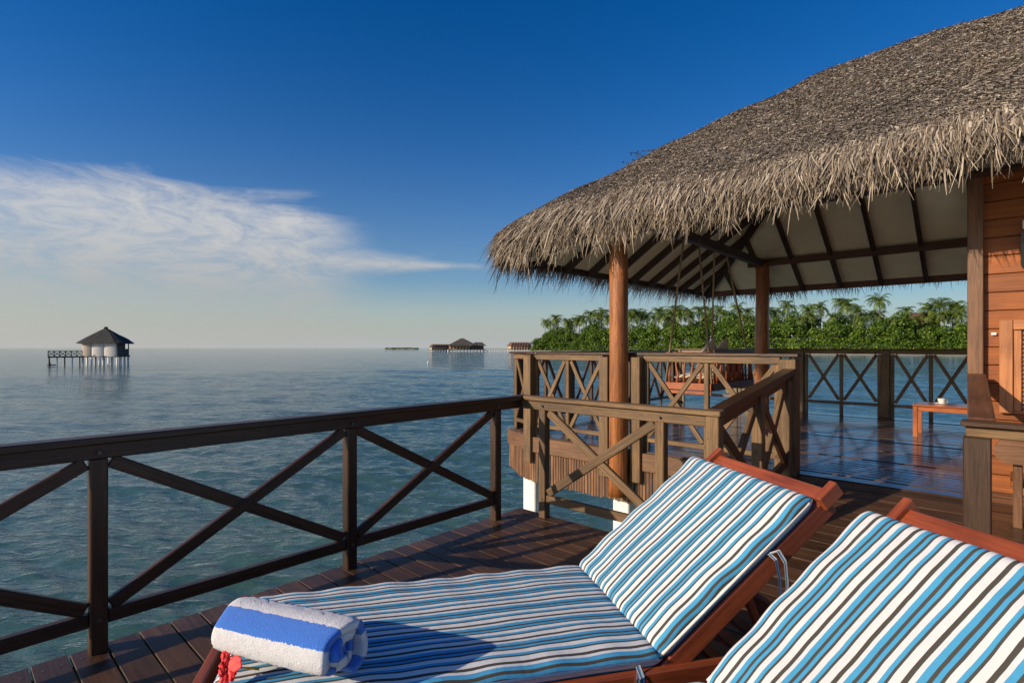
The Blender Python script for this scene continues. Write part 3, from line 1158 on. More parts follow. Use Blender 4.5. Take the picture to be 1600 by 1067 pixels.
def skirt_slat(b, a, ang, bottom):
    l = .112 + rnd.uniform(-.004, .004) - bottom
    o = link('slat', box_mesh(round(l, 2), .034, .014, M['slat_wood'], .003), villa)
    m = Matrix.Translation(Vector((b, a, .112)) - Vector(VO)) @ Matrix.Rotation(ang, 4, 'Z') @ Matrix.Rotation(rnd.gauss(0, .008), 4, 'Y') @ Matrix.Rotation(R(90), 4, 'Y') @ Matrix.Rotation(R(90), 4, 'X')
    o.matrix_basis = m


b = -1.38
while b < 2.6:
    skirt_slat(b, 1.755 + rnd.uniform(-.003, .003), 0, -.29 + rnd.uniform(-.012, .012))
    b += .0415
cd = Vector((-1.39 + 2.05, 1.755 - 2.03, 0))
nsl = int(cd.length / .0415)
for i in range(nsl):
    q = Vector((-2.05, 2.03, 0)) + cd * (i / nsl)
    skirt_slat(q.x, q.y, math.atan2(cd.y, cd.x), -.22 - .07 * min(1, (i / nsl) * 2.2) + rnd.uniform(-.01, .01))

# house wall of horizontal boards
WA, WB = 2.16, 3.12
wall = vpart('wall', box_mesh(3.2, .05, 2.9, M['trim_wood'], 0.0))
wall.location = (WB - .02 - VO[0], WA + .05 - VO[1], 1.55 + .2 - VO[2])
z = PF + .0
i = 0
while z < 3.05:
    h = .147
    o = link('plank', box_mesh(3.2, .022, h - .006, M['house_wall'], .003), wall)
    o.location = (.02, -.038 + rnd.uniform(-.002, .002), z + h / 2 - 1.75)
    z += h
    i += 1
wall2 = vpart('wall', box_mesh(5.0, .05, 2.9, M['house_wall'], 0.0))
wall2.matrix_basis = Matrix.Translation(Vector((WB + .03, WA + .08, 1.75)) - Vector(VO)) @ Matrix.Rotation(R(90), 4, 'Z')
beam('corner_post', villa, (WB - .03, WA - .02, PF), (WB - .03, WA - .02, 3.0), .10, .10, M['trim_wood'], up=(0, 1, 0))
# louvred shutter on the wall
sh = vpart('shutter', box_mesh(.62, .03, .02, M['shutter_wood']))
sb0, sz0, sz1 = 3.235, .98, 1.72
SA = WA - .012
sh.location = (sb0 - VO[0], SA - VO[1] - .004, sz0 + .01 - VO[2])


def shp(name, p0, p1, w, h, mat=None, up=(0, 0, 1)):
    so = Vector((sb0, SA - .004, sz0 + .01))
    return beam(name, sh, p0, p1, w, h, mat or M['shutter_wood'], up=up, org=so, bev=.004)


shp('stile', (sb0 + .04, SA - .02, sz0), (sb0 + .04, SA - .02, sz1), .05, .08, up=(1, 0, 0))
shp('stile', (sb0 + .105, SA - .012, sz0 + .02), (sb0 + .105, SA - .012, sz1 - .082), .03, .05, up=(1, 0, 0))
shp('stile', (sb0 + .62, SA - .02, sz0), (sb0 + .62, SA - .02, sz1), .05, .08, up=(1, 0, 0))
shp('rail', (sb0 + .082, SA - .02, sz1 - .04), (sb0 + .578, SA - .02, sz1 - .04), .05, .08)
k = 0
z = sz0 + .04
while z < sz1 - .1:
    o = shp('louvre', (sb0 + .134, SA - .006, z), (sb0 + .575, SA - .006, z), .044, .007)
    o.matrix_basis = o.matrix_basis @ Matrix.Rotation(R(-38), 4, 'X')
    z += .034
bl = shp('backing', (sb0 + .134, SA + .008, (sz0 + sz1) / 2 - .04), (sb0 + .575, SA + .008, (sz0 + sz1) / 2 - .04), .004, sz1 - sz0 - .10, M['white_paint'])
# small dark window with rounded corner, at the picture's edge
def rounded_rect(name, parent, b0, b1, z0, z1, a, th, r, mat):
    pts = []
    for cxx, czz, st in ((b1 - r, z1 - r, 0), (b0 + r, z1 - r, 90), (b0 + r, z0 + r, 180), (b1 - r, z0 + r, 270)):
        for t in range(0, 91, 15):
            an = R(st + t)
            pts.append((cxx + r * math.cos(an), czz + r * math.sin(an)))
    n = len(pts)
    V = [(p[0] - VO[0], a - VO[1], p[1] - VO[2]) for p in pts] + [(p[0] - VO[0], a + th - VO[1], p[1] - VO[2]) for p in pts]
    F = [tuple(range(n)), tuple(range(2 * n - 1, n - 1, -1))]
    for i in range(n):
        j = (i + 1) % n
        F.append((i, i + n, j + n, j))
    return link(name, mesh_py(name, V, F, mat), parent)


wl = empty('wall_lamp', gw(3.42, WA - .05, 2.3), TH, 'dark rounded wall lamp with pale top, on the red boards at the right edge', 'lamp')
ORG[wl.name] = (3.42, WA - .05, 2.3)
lm = rounded_rect('lamp_body', villa, 3.36, 3.52, 2.10, 2.42, WA - .075, .06, .05, M['dark_glass'])
lm.parent = wl
lm.location = Vector(VO) - Vector(ORG[wl.name])
o = beam('lamp_top', wl, (3.37, WA - .045, 2.46), (3.51, WA - .045, 2.46), .05, .07, M['white_paint'])
o = beam('lamp_bracket', wl, (3.44, WA - .016, 2.1), (3.44, WA - .016, 2.44), .03, .02, M['dark_glass'], up=(0, 1, 0))
# small white catch beside the shutter
o = beam('catch', villa, (3.185, WA - .015, 1.61), (3.22, WA - .015, 1.61), .02, .022, M['porcelain'])

# right railing post and sloping rail to the house
rd = groot('ramp_railing', 3.2, .3, 0, 'dark railing end with thick post at the right edge, joining the villa wall', 'railing')
post(rd, 3.17, .30, -.1, 1.0, .12, M['trim_dark'])
beam('top_rail', rd, (3.10, .30, 1.075), (5.6, .30, 1.075), .13, .03, RD)
beam('under_rail', rd, (3.12, .30, 1.03), (5.6, .30, 1.03), .06, .06, RT)
beam('slope_rail', rd, (3.187, .36, 1.078), (3.10, 2.05, 1.268), .118, .045, M['beam_red'])
# bench behind the right rail
bn = groot('bench', 3.9, 1.5, .3, 'brown wooden bench with chamfered board end below the shutter, behind the right railing', 'bench')
BA = 1.35
pts = [(3.22, .81), (3.25, .86), (4.9, .86), (4.9, .70), (3.27, .70), (3.22, .75)]
Vb = [(p[0] - 3.9, BA - 1.5, p[1] - .3) for p in pts] + [(p[0] - 3.9, BA + .05 - 1.5, p[1] - .3) for p in pts]
Fb = [tuple(range(6)), tuple(range(11, 5, -1))] + [(i, i + 6, (i + 1) % 6 + 6, (i + 1) % 6) for i in range(6)]
link('back_board', mesh_py('back_board', Vb, Fb, M['trim_wood']), bn)
beam('seat', bn, (3.3, BA + .28, .55), (4.9, BA + .28, .55), .4, .04, M['house_wall'])
for b in (3.34, 4.8):
    beam('leg', bn, (b, BA + .075, .25), (b, BA + .075, .80), .05, .05, M['trim_wood'], up=(0, 1, 0))
    beam('leg', bn, (b, BA + .46, .25), (b, BA + .46, .53), .05, .05, M['trim_wood'], up=(0, 1, 0))

# dried creeper twigs sticking up from the hip
tw = groot('twig', -0.2, 2.65, 3.9, 'dry leafy twigs sprouting from the hip of the thatched roof', 'twig')
_, zt = roof_z(np.array([-.25]), np.array([2.6]))
base = Vector((-.25, 2.6, float(zt[0])))
for i in range(7):
    p = base + Vector((rnd.uniform(-.18, .22), rnd.uniform(-.18, .22), -.02))
    _, zz = roof_z(np.array([p.x]), np.array([p.y]))
    p.z = float(zz[0]) - .02
    pts = [p]
    dv = Vector((-.5 + rnd.gauss(0, .35), -.1 + rnd.gauss(0, .35), .55))
    for j in range(5):
        dv = dv + Vector((rnd.gauss(0, .3), rnd.gauss(0, .3), rnd.gauss(-.12, .15)))
        p = p + dv.normalized() * .05
        pts.append(p)
    tube('stem', tw, pts, [.005, .005, .004, .004, .003, .002], M['twig'], 5)
    for j in range(2, 6):
        q = pts[j]
        s = .022
        u = Vector((rnd.gauss(0, 1), rnd.gauss(0, 1), rnd.gauss(0, 1))).normalized()
        w = u.cross(Vector((rnd.gauss(0, 1), rnd.gauss(0, 1), rnd.gauss(0, 1)))).normalized()
        V = [q - Vector(ORG[tw.name]) + x for x in (u * 0, u * s + w * s * .5, u * s * 2, u * s - w * s * .5)]
        link('leaf', mesh_py('leaf', V, [(0, 1, 2, 3)], M['twig']), tw)

# ------------------------------------------------------------------ swing seat
sw = groot('swing_bed', 0, 4.4, PF + .6, 'reddish wooden swing seat with spindle ends hanging on ropes in the pavilion', 'swing')
SW = M['swing_wood']
b0, b1, a0, a1, zs = -.40, .28, 3.6, 5.2, .95
for a in (a0, a1):
    beam('end_rail', sw, (b0, a, zs), (b1, a, zs), .05, .10, SW)
    beam('end_rail', sw, (b0, a, zs - .085), (b1, a, zs - .085), .04, .05, SW)
    beam('arm', sw, (b0, a, zs + .46), (b1, a, zs + .46), .06, .05, SW)
    for i in range(6):
        bb = b0 + .06 + (b1 - b0 - .12) * i / 5
        q = rnd.uniform(-.02, .02)
        tube('spindle', sw, [(bb, a, zs + .04), (bb + q, a, zs + .16), (bb - q, a, zs + .30), (bb + q * .5, a, zs + .44)], [.021, .016, .014, .018], SW, 8)
for b in (b0, b1):
    beam('side_rail', sw, (b, a0 + .03, zs), (b, a1 - .03, zs), .05, .10, M['beam_red'])
beam('back_rail', sw, (b1 + .01, a0 + .03, zs + .5), (b1 + .01, a1 - .03, zs + .5), .05, .06, M['beam_red'])
for i in range(14):
    aa = a0 + .08 + (a1 - a0 - .16) * i / 13
    tube('spindle', sw, [(b1, aa, zs + .04), (b1 + rnd.uniform(-.015, .015), aa, zs + .25), (b1 + .01, aa, zs + .48)], [.018, .014, .016], SW, 8)
for i in range(8):
    aa = a0 + .1 + (a1 - a0 - .2) * i / 7
    beam('seat_slat', sw, (b0 + .02, aa, zs + .02), (b1 - .02, aa, zs + .02), .14, .02, SW)
for (tb, ta), (eb, ea) in (((0, 3.35), (b0, a0)), ((0, 3.80), (b1, a0)), ((-.05, 4.50), (b0, a1)), ((-.06, 4.95), (b1, a1))):
    top_, end_ = Vector((tb, ta, BZ - .0)), Vector((eb, ea, zs + .05))
    tube('rope', sw, [top_, top_.lerp(end_, .35), top_.lerp(end_, .7), end_], .014, M['rope'], 8)


def pillow_geo(w, l, t, n=10):
    V, F = [], []
    for sgn in (1, -1):
        for i in range(n + 1):
            for j in range(n + 1):
                x, y = i / n * 2 - 1, j / n * 2 - 1
                k = (max(0, 1 - abs(x) ** 2.6) * max(0, 1 - abs(y) ** 2.6)) ** .5
                sx_ = 1 - .06 * (1 - y * y)
                sy_ = 1 - .06 * (1 - x * x)
                V.append((x * w / 2 * sy_, y * l / 2 * sx_, sgn * k * t / 2))
    N = (n + 1) ** 2
    for i in range(n):
        for j in range(n):
            q = i * (n + 1) + j
            F.append((q, q + n + 1, q + n + 2, q + 1))
            F.append((q + N, q + N + 1, q + N + n + 2, q + N + n + 1))
    return V, F


mp = groot('mattress', -.06, 4.4, zs + .03, 'cream seat mattress lying on the hanging swing seat', 'mattress')
V, F = pillow_geo(.6, 1.5, .16, 14)
o = link('pad', mesh_py('pad', V, F, M['cream_fabric'], True), mp)
o.location = (0, 0, .085)
pil_me = mesh_py('pillow', *pillow_geo(.44, .44, .15, 10), M['cream_fabric'], True)
for i, (aa, lab) in enumerate(((3.98, 'cream pillow standing on its corner on the swing seat, nearer the log column'), (4.42, 'cream pillow standing on its corner on the swing seat, nearer the far column'))):
    p = empty('pillow', gw(.06, aa, zs + .40), TH, lab, 'pillow', 'pillows on the swing seat')
    o = link('cover', pil_me, p)
    o.rotation_euler = (R(45), R(18), R(0))
    o.matrix_basis = Matrix.Translation((0, 0, .02)) @ Matrix.Rotation(R(-70), 4, 'Y') @ Matrix.Rotation(R(45), 4, 'Z')
p = empty('pillow', gw(.12, 4.85, zs + .27), TH, 'red pillow leaning on the back of the swing seat', 'pillow', 'pillows on the swing seat')
o = link('cover', mesh_py('pillow', *pillow_geo(.40, .40, .14, 10), M['red_fabric'], True), p)
o.matrix_basis = Matrix.Rotation(R(-75), 4, 'Y')

# ------------------------------------------------------------------ coffee table, cup, saucer
tb = groot('coffee_table', 2.85, 5.3, PF, 'low reddish wooden coffee table on the pavilion floor beside the villa corner', 'table')
TW = M['table_wood']
tb0, tb1, ta0, ta1, tz = 2.35, 3.35, 5.02, 5.55, PF + .43
beam('table_top', tb, (tb0, (ta0 + ta1) / 2, tz - .012), (tb1, (ta0 + ta1) / 2, tz - .012), ta1 - ta0, .024, TW)
for aa in (ta0 + .03, ta1 - .03):
    beam('apron', tb, (tb0 + .05, aa, tz - .055), (tb1 - .05, aa, tz - .055), .022, .06, TW)
for bb in (tb0 + .03, tb1 - .03):
    beam('apron', tb, (bb, ta0 + .05, tz - .055), (bb, ta1 - .05, tz - .055), .022, .06, TW)
    for aa in (ta0 + .03, ta1 - .03):
        beam('leg', tb, (bb, aa, PF), (bb, aa, tz - .025), .05, .05, TW, up=(0, 1, 0))
cl_ = gw(2.63, 5.30, tz)
sa = empty('saucer', cl_, 0, 'white saucer under the teacup on the low coffee table', 'saucer')
lathe('dish', sa, [(.001, .004), (.035, .004), (.05, .008), (.078, .018), (.080, .016), (.052, .003), (.036, 0), (.001, 0)], M['porcelain'])
cu = empty('teacup', cl_ + Vector((0, 0, .010)), R(-20), 'small white teacup on a saucer on the coffee table', 'cup')
lathe('bowl', cu, [(.001, .003), (.024, .0), (.027, .004), (.040, .03), (.046, .062), (.048, .064), (.043, .060), (.036, .028), (.02, .008), (.001, .007)], M['porcelain'])
pts = [(.042, 0, .052), (.062, 0, .055), (.070, 0, .040), (.060, 0, .022), (.038, 0, .020)]
tube('handle', cu, pts, .005, M['porcelain'], 8)

# ------------------------------------------------------------------ sun loungers
LR = math.atan2(0.2326, 0.9726)
BACK = R(38.3)
SEAT_Z = 0.385
LW = M['lounger_wood']


def pad_geo(length, width, thick, seed, nx=70, ny=44):
    """flat stuffed pad, x 0..length, centred on y, resting on z = 0; UV v is the distance across the cloth"""
    rr = random.Random(seed)
    top_n = ny
    ph = [rr.uniform(0, 6.28) for _ in range(8)]
    prof = []
    rad = thick / 2
    for j in range(top_n + 1):
        y = -width / 2 + rad * .6 + (width - rad * 1.2) * j / top_n
        prof.append((y, thick))
    for t in range(1, 8):
        an = R(90 - 180 * t / 8)
        prof.append((width / 2 - rad * .6 + rad * .6 * math.cos(an), rad + rad * math.sin(an)))
    nb_ = 6
    for j in range(nb_ + 1):
        y = width / 2 - rad * .6 - (width - rad * 1.2) * j / nb_
        prof.append((y, 0))
    for t in range(1, 8):
        an = R(-90 - 180 * t / 8)
        prof.append((-width / 2 + rad * .6 + rad * .6 * math.cos(an), rad + rad * math.sin(an)))
    n = len(prof)
    arc = [0.0]
    for i in range(1, n + 1):
        p, q = prof[i - 1], prof[i % n]
        arc.append(arc[-1] + math.hypot(q[0] - p[0], q[1] - p[1]))
    V, UVv = [], []
    xs = [length * (0.5 - 0.5 * math.cos(math.pi * i / nx)) * .35 + length * i / nx * .65 for i in range(nx + 1)]
    for x in xs:
        e = min(x, length - x)
        k = min(1.0, e / .045)
        th_ = math.sqrt(max(0.0, 1 - (1 - k) ** 2)) * .86 + .14
        for (y, z) in prof:
            zz = rad + (z - rad) * th_
            if z > rad:
                ed = width / 2 - abs(y)
                puff = .010 * min(1, ed / .12) * min(1, e / .15)
                ripple = .004 * math.sin(31 * x + 6 * y + ph[0]) * math.exp(-ed / .09) + .0028 * math.sin(17 * y + 5 * x + ph[1]) * math.sin(7 * x + ph[2]) + .0025 * math.sin(26 * x + ph[3]) * math.exp(-e / .12)
                zz += puff + ripple
            V.append((x, y * (1 - .012 * (1 - k)) + .0025 * math.sin(9 * x + ph[4]), zz))
    F = []
    m_ = len(xs)
    for i in range(m_ - 1):
        for j in range(n):
            j2 = (j + 1) % n
            F.append((i * n + j, i * n + j2, (i + 1) * n + j2, (i + 1) * n + j))
    F.append(tuple(range(n)))
    F.append(tuple((m_ - 1) * n + j for j in range(n - 1, -1, -1)))
    return V, F, arc, n, xs


def pad_mesh(length, width, thick, seed):
    V, F, arc, n, xs = pad_geo(length, width, thick, seed)
    me = mesh_py('pad', V, F, M['canvas'], True)
    uv = me.uv_layers.new(name='UVMap')
    for p in me.polygons:
        ids = list(p.vertices)
        js = [i % n for i in ids]
        wrap = (max(js) == n - 1 and min(js) == 0)
        for li, vi in zip(p.loop_indices, ids):
            j = vi % n
            a_ = arc[j] - (arc[n] if j > 54 else 0.0)
            uv.data[li].uv = (xs[vi // n], a_ + .111)
    # flip so normals face out
    bm = bmesh.new()
    bm.from_mesh(me)
    bmesh.ops.recalc_face_normals(bm, faces=bm.faces[:])
    bm.to_mesh(me)
    bm.free()
    return me


def make_lounger(loc, label):
    rt = empty('sun_lounger', loc, LR, label, 'sun lounger', 'wooden sun loungers on the deck')
    x0, x1 = -1.555, .72
    for s in (-1, 1):
        beam('side_rail', rt, (x0, s * .40, .335), (x1, s * .40, .335), .035, .095, LW)
        for x in (-1.36, -.22, .62):
            beam('leg', rt, (x, s * .362, 0.0), (x, s * .362, .30), .04, .07, LW, up=(0, 1, 0))
        c, sn = math.cos(BACK), math.sin(BACK)
        ys_ = -.375 if s < 0 else .30
        beam('back_rail', rt, (.0, ys_, SEAT_Z - .045), (.91 * c, ys_, SEAT_Z - .045 + .91 * sn), .033, .075, LW)
        beam('prop', rt, (.52, s * .25, .335), (.40, s * .25, SEAT_Z + .24), .03, .03, LW)
    beam('cross_rail', rt, (x0 + .02, -.425, .37), (x0 + .02, .425, .37), .035, .12, LW)
    beam('cross_rail', rt, (x1 - .02, -.38, .335), (x1 - .02, .38, .335), .03, .09, LW)
    for i in range(4):
        beam('stretcher', rt, (.16 + i * .13, -.38, .30), (.16 + i * .13, .38, .30), .055, .022, LW)
    for i in range(14):
        x = x0 + .10 + i * .1
        beam('slat', rt, (x, -.38, SEAT_Z - .018), (x, .38, SEAT_Z - .018), .07, .016, LW)
    c, sn = math.cos(BACK), math.sin(BACK)
    for i in range(8):
        l = .05 + i * .097
        beam('slat', rt, (l * c, -.357, SEAT_Z - .02 + l * sn), (l * c, .283, SEAT_Z - .02 + l * sn), .07, .014, LW, up=(-sn, 0, c))
    l = .885
    beam('head_rail', rt, (l * c - .012 * sn, -.39, SEAT_Z - .012 + l * sn), (l * c - .012 * sn, .31, SEAT_Z - .012 + l * sn), .075, .034, LW, up=(-sn, 0, c))
    for yb in (-.394, .315):
        l = .892
        beam('end_block', rt, (l * c - .05 * c - .012 * sn, yb, SEAT_Z + .0 + (l - .05) * sn), (l * c + .05 * c - .012 * sn, yb, SEAT_Z + .0 + (l + .05) * sn), .034, .062, LW, up=(-sn, 0, c))
    return rt


def ribbon(name, parent, pts, w, mat, side):
    V, F = [], []
    side = Vector(side).normalized() * w / 2
    th_ = Vector((0.0012, .0012, 0))
    for p in pts:
        p = Vector(p)
        V += [p - side - th_, p + side - th_, p + side + th_, p - side + th_]
    n = len(pts)
    for i in range(n - 1):
        for j in range(4):
            j2 = (j + 1) % 4
            F.append((i * 4 + j, i * 4 + j2, i * 4 + 4 + j2, i * 4 + 4 + j))
    F.append((3, 2, 1, 0))
    F.append(tuple(4 * (n - 1) + j for j in range(4)))
    me = mesh_py(name, V, F, mat, False)
    uv = me.uv_layers.new(name='UVMap')
    for p in me.polygons:
        for li, vi in zip(p.loop_indices, p.vertices):
            uv.data[li].uv = (0, (.026 if vi % 4 in (0, 3) else .078))
    return link(name, me, parent)


def make_cushion(loc, label, seed):
    rt = empty('lounger_cushion', Vector(loc) + Vector((0, 0, SEAT_Z)), LR, label, 'cushion', 'striped cushions on the loungers')
    o = link('seat_pad', pad_mesh(1.49, .79, .060, seed), rt)
    o.location = (-1.492, 0, -.006)
    o = link('back_pad', pad_mesh(.825, .78, .066, seed + 1), rt)
    o.matrix_basis = Matrix.Translation((.004, 0, .004)) @ Matrix.Rotation(-BACK, 4, 'Y')
    c, sn = math.cos(BACK), math.sin(BACK)
    # piping round the pads
    e, f = .397, .392
    h = .028
    pts = [(-.02, -e, h), (-1.46, -e, h), (-1.487, -e + .02, h), (-1.487, e - .02, h), (-1.46, e, h), (-.02, e, h)]
    tube('piping', rt, pts, .0055, M['piping'], 6)
    pts = []
    for l, y in ((.02, -f), (.80, -f), (.822, -f + .02), (.822, f - .02), (.80, f), (.02, f)):
        pts.append((l * c - .031 * sn, y, .004 + l * sn + .031 * c))
    tube('piping', rt, pts, .0055, M['piping'], 6)
    # tie straps on the near side
    l = .55
    q = Vector((l * c - .01 * sn, -.40, l * sn + .01 * c + .01))
    ribbon('tie', rt, [q, q + Vector((.03, -.012, .012)), q + Vector((.055, -.018, -.03)), q + Vector((.062, -.02, -.11)), q + Vector((.055, -.022, -.2)), q + Vector((.045, -.02, -.26))], .016, M['canvas'], (.8, 0, .5))
    ribbon('tie', rt, [q, q + Vector((.018, -.015, -.02)), q + Vector((.03, -.02, -.09)), q + Vector((.034, -.02, -.2)), q + Vector((.036, -.02, -.28))], .016, M['canvas'], (.8, .2, .3))
    q = Vector((-.10, -.402, .018))
    ribbon('tie', rt, [q, q + Vector((.006, -.02, -.03)), q + Vector((.012, -.024, -.12)), q + Vector((.008, -.024, -.22))], .022, M['canvas'], (.9, .2, .2))
    ribbon('tie', rt, [q, q + Vector((-.008, -.018, -.03)), q + Vector((-.016, -.024, -.14)), q + Vector((-.012, -.024, -.25))], .018, M['canvas'], (.9, .3, .2))
    return rt


L1, L2 = (0.4396, 2.269, 0), (0.7246, 1.353, 0)
make_lounger(L1, 'red wooden sun lounger nearer the sea railing, carrying the rolled towel')
make_lounger(L2, 'red wooden sun lounger at the right front with the empty cushion')
make_cushion(L1, 'blue white and grey striped cushion under the rolled towel', 1)
make_cushion(L2, 'blue white and grey striped cushion at the front right with no towel', 2)

# ------------------------------------------------------------------ rolled towel and flower
def make_towel():
    tz_ = .452
    c = Vector((-.735, 1.752, tz_))
    ang = math.atan2(-.136, .381)
    rt = empty('rolled_towel', c, ang, 'rolled blue and white striped beach towel on the foot of the left lounger', 'towel')
    Lt = .445
    turns, th = 2.35, .027
    Rout = .111
    n = 150
    prof = []
    for i in range(n + 1):
        t = i / n
        an = t * turns * 2 * math.pi
        r = Rout - t * turns * (th + .006)
        prof.append((an, r))
    # start of the sheet at the far bottom, rolling over the top towards the viewer
    start = R(-70)
    sec_o, sec_i, arc = [], [], [0]
    for i, (an, r) in enumerate(prof):
        wob = 1 + .02 * math.sin(3 * an + 1) + .012 * math.sin(7 * an)
        a_ = start + an

        def pt(rr_):
            y = rr_ * wob * math.cos(a_) * 1.08
            z = rr_ * wob * math.sin(a_) * .90 + Rout * .93
            z = max(z, .002 + (0 if rr_ > .08 else .0))
            return (y, z)
        sec_o.append(pt(r))
        sec_i.append(pt(max(.004, r - th)))
        if i:
            arc.append(arc[-1] + math.hypot(sec_o[i][0] - sec_o[i - 1][0], sec_o[i][1] - sec_o[i - 1][1]))
    loop = sec_o + sec_i[::-1]
    varc = arc + arc[::-1]
    m_ = len(loop)
    nx = 40
    V, F, U = [], [], []
    rr = random.Random(3)
    for i in range(nx + 1):
        x = -Lt / 2 + Lt * i / nx
        e = min(i, nx - i) / nx * Lt
        shrink = 1 - .06 * math.exp(-e / .018)
        for j, (y, z) in enumerate(loop):
            k = j if j <= n else m_ - 1 - j
            xo = (.018 * math.sin(k * .07 + .6) + .008 * math.sin(k * .31)) * (i / nx if i > nx / 2 else -(1 - i / nx) * .5)
            cy, cz_ = 0, Rout * .93
            fz = rr.gauss(0, .0009)
            V.append((x + xo, cy + (y - cy) * shrink + fz, max(.0015, cz_ + (z - cz_) * shrink + fz)))
    for i in range(nx):
        for j in range(m_):
            j2 = (j + 1) % m_
            F.append((i * m_ + j, i * m_ + j2, (i + 1) * m_ + j2, (i + 1) * m_ + j))
    # end faces: strips between outer and inner sheet
    for i in (0, nx):
        for j in range(n):
            a0_, a1_, b0_, b1_ = i * m_ + j, i * m_ + j + 1, i * m_ + m_ - 1 - j, i * m_ + m_ - 2 - j
            F.append((a0_, b0_, b1_, a1_) if i == 0 else (a0_, a1_, b1_, b0_))
    me = mesh_py('towel_roll', V, F, M['terry'], True)
    uv = me.uv_layers.new(name='UVMap')
    for p in me.polygons:
        for li, vi in zip(p.loop_indices, p.vertices):
            uv.data[li].uv = (0, varc[vi % m_] + TOWEL_OFF)
    bm = bmesh.new()
    bm.from_mesh(me)
    bmesh.ops.recalc_face_normals(bm, faces=bm.faces[:])
    bm.to_mesh(me)
    bm.free()
    link('roll', me, rt)


TOWEL_OFF = 0.108
make_towel()

fl = empty('hibiscus_flower', (-.905, 1.70, .455), 0.5, 'red hibiscus flower with yellow stamen lying against the rolled towel', 'flower')
for i in range(5):
    an = R(72 * i + 14 + rnd.uniform(-14, 14))
    V, F = [], []
    nu, nv = 10, 8
    ln = .070 * rnd.uniform(.85, 1.15)
    droop = rnd.uniform(.2, 1.0)
    for u in range(nu + 1):
        t = u / nu
        w = .031 * (math.sin(math.pi * min(1, t * .72 + .06)) ** .8)
        for v in range(nv + 1):
            s_ = v / nv * 2 - 1
            rr_ = .003 + ln * t * (1 - .10 * s_ * s_)
            fold = .0035 * math.sin(9 * s_ + 2.2 * i) * t + .003 * math.sin(13 * t + 5 * s_ + i)
            x = rr_ * math.cos(an) - s_ * w * math.sin(an)
            y = rr_ * math.sin(an) + s_ * w * math.cos(an)
            z = .050 * t * (1 - droop * t) + fold - .012 * s_ * s_ * (1 - t)
            # the flower lies on its side, its face turned up against the towel
            V.append((x * .42 + z * .45 - y * .1, y * .62 - z * .6 - .01, max(.002, .034 + y * .52 + x * .18 + z * .35)))
    for u in range(nu):
        for v in range(nv):
            q = u * (nv + 1) + v
            F.append((q, q + nv + 1, q + nv + 2, q + 1))
    o = link('petal', mesh_py('petal', V, F, M['petal'], True), fl)
    md = o.modifiers.new('thick', 'SOLIDIFY')
    md.thickness = .0012
tube('stamen', fl, [(0.01, 0, .03), (.05, -.012, .026), (.095, -.02, .014)], [.003, .0025, .005], M['pollen'], 8)

# ------------------------------------------------------------------ the hut on stilts in the lagoon
def far_xy(u, Y):
    return (u - 800) / 840 * Y, Y


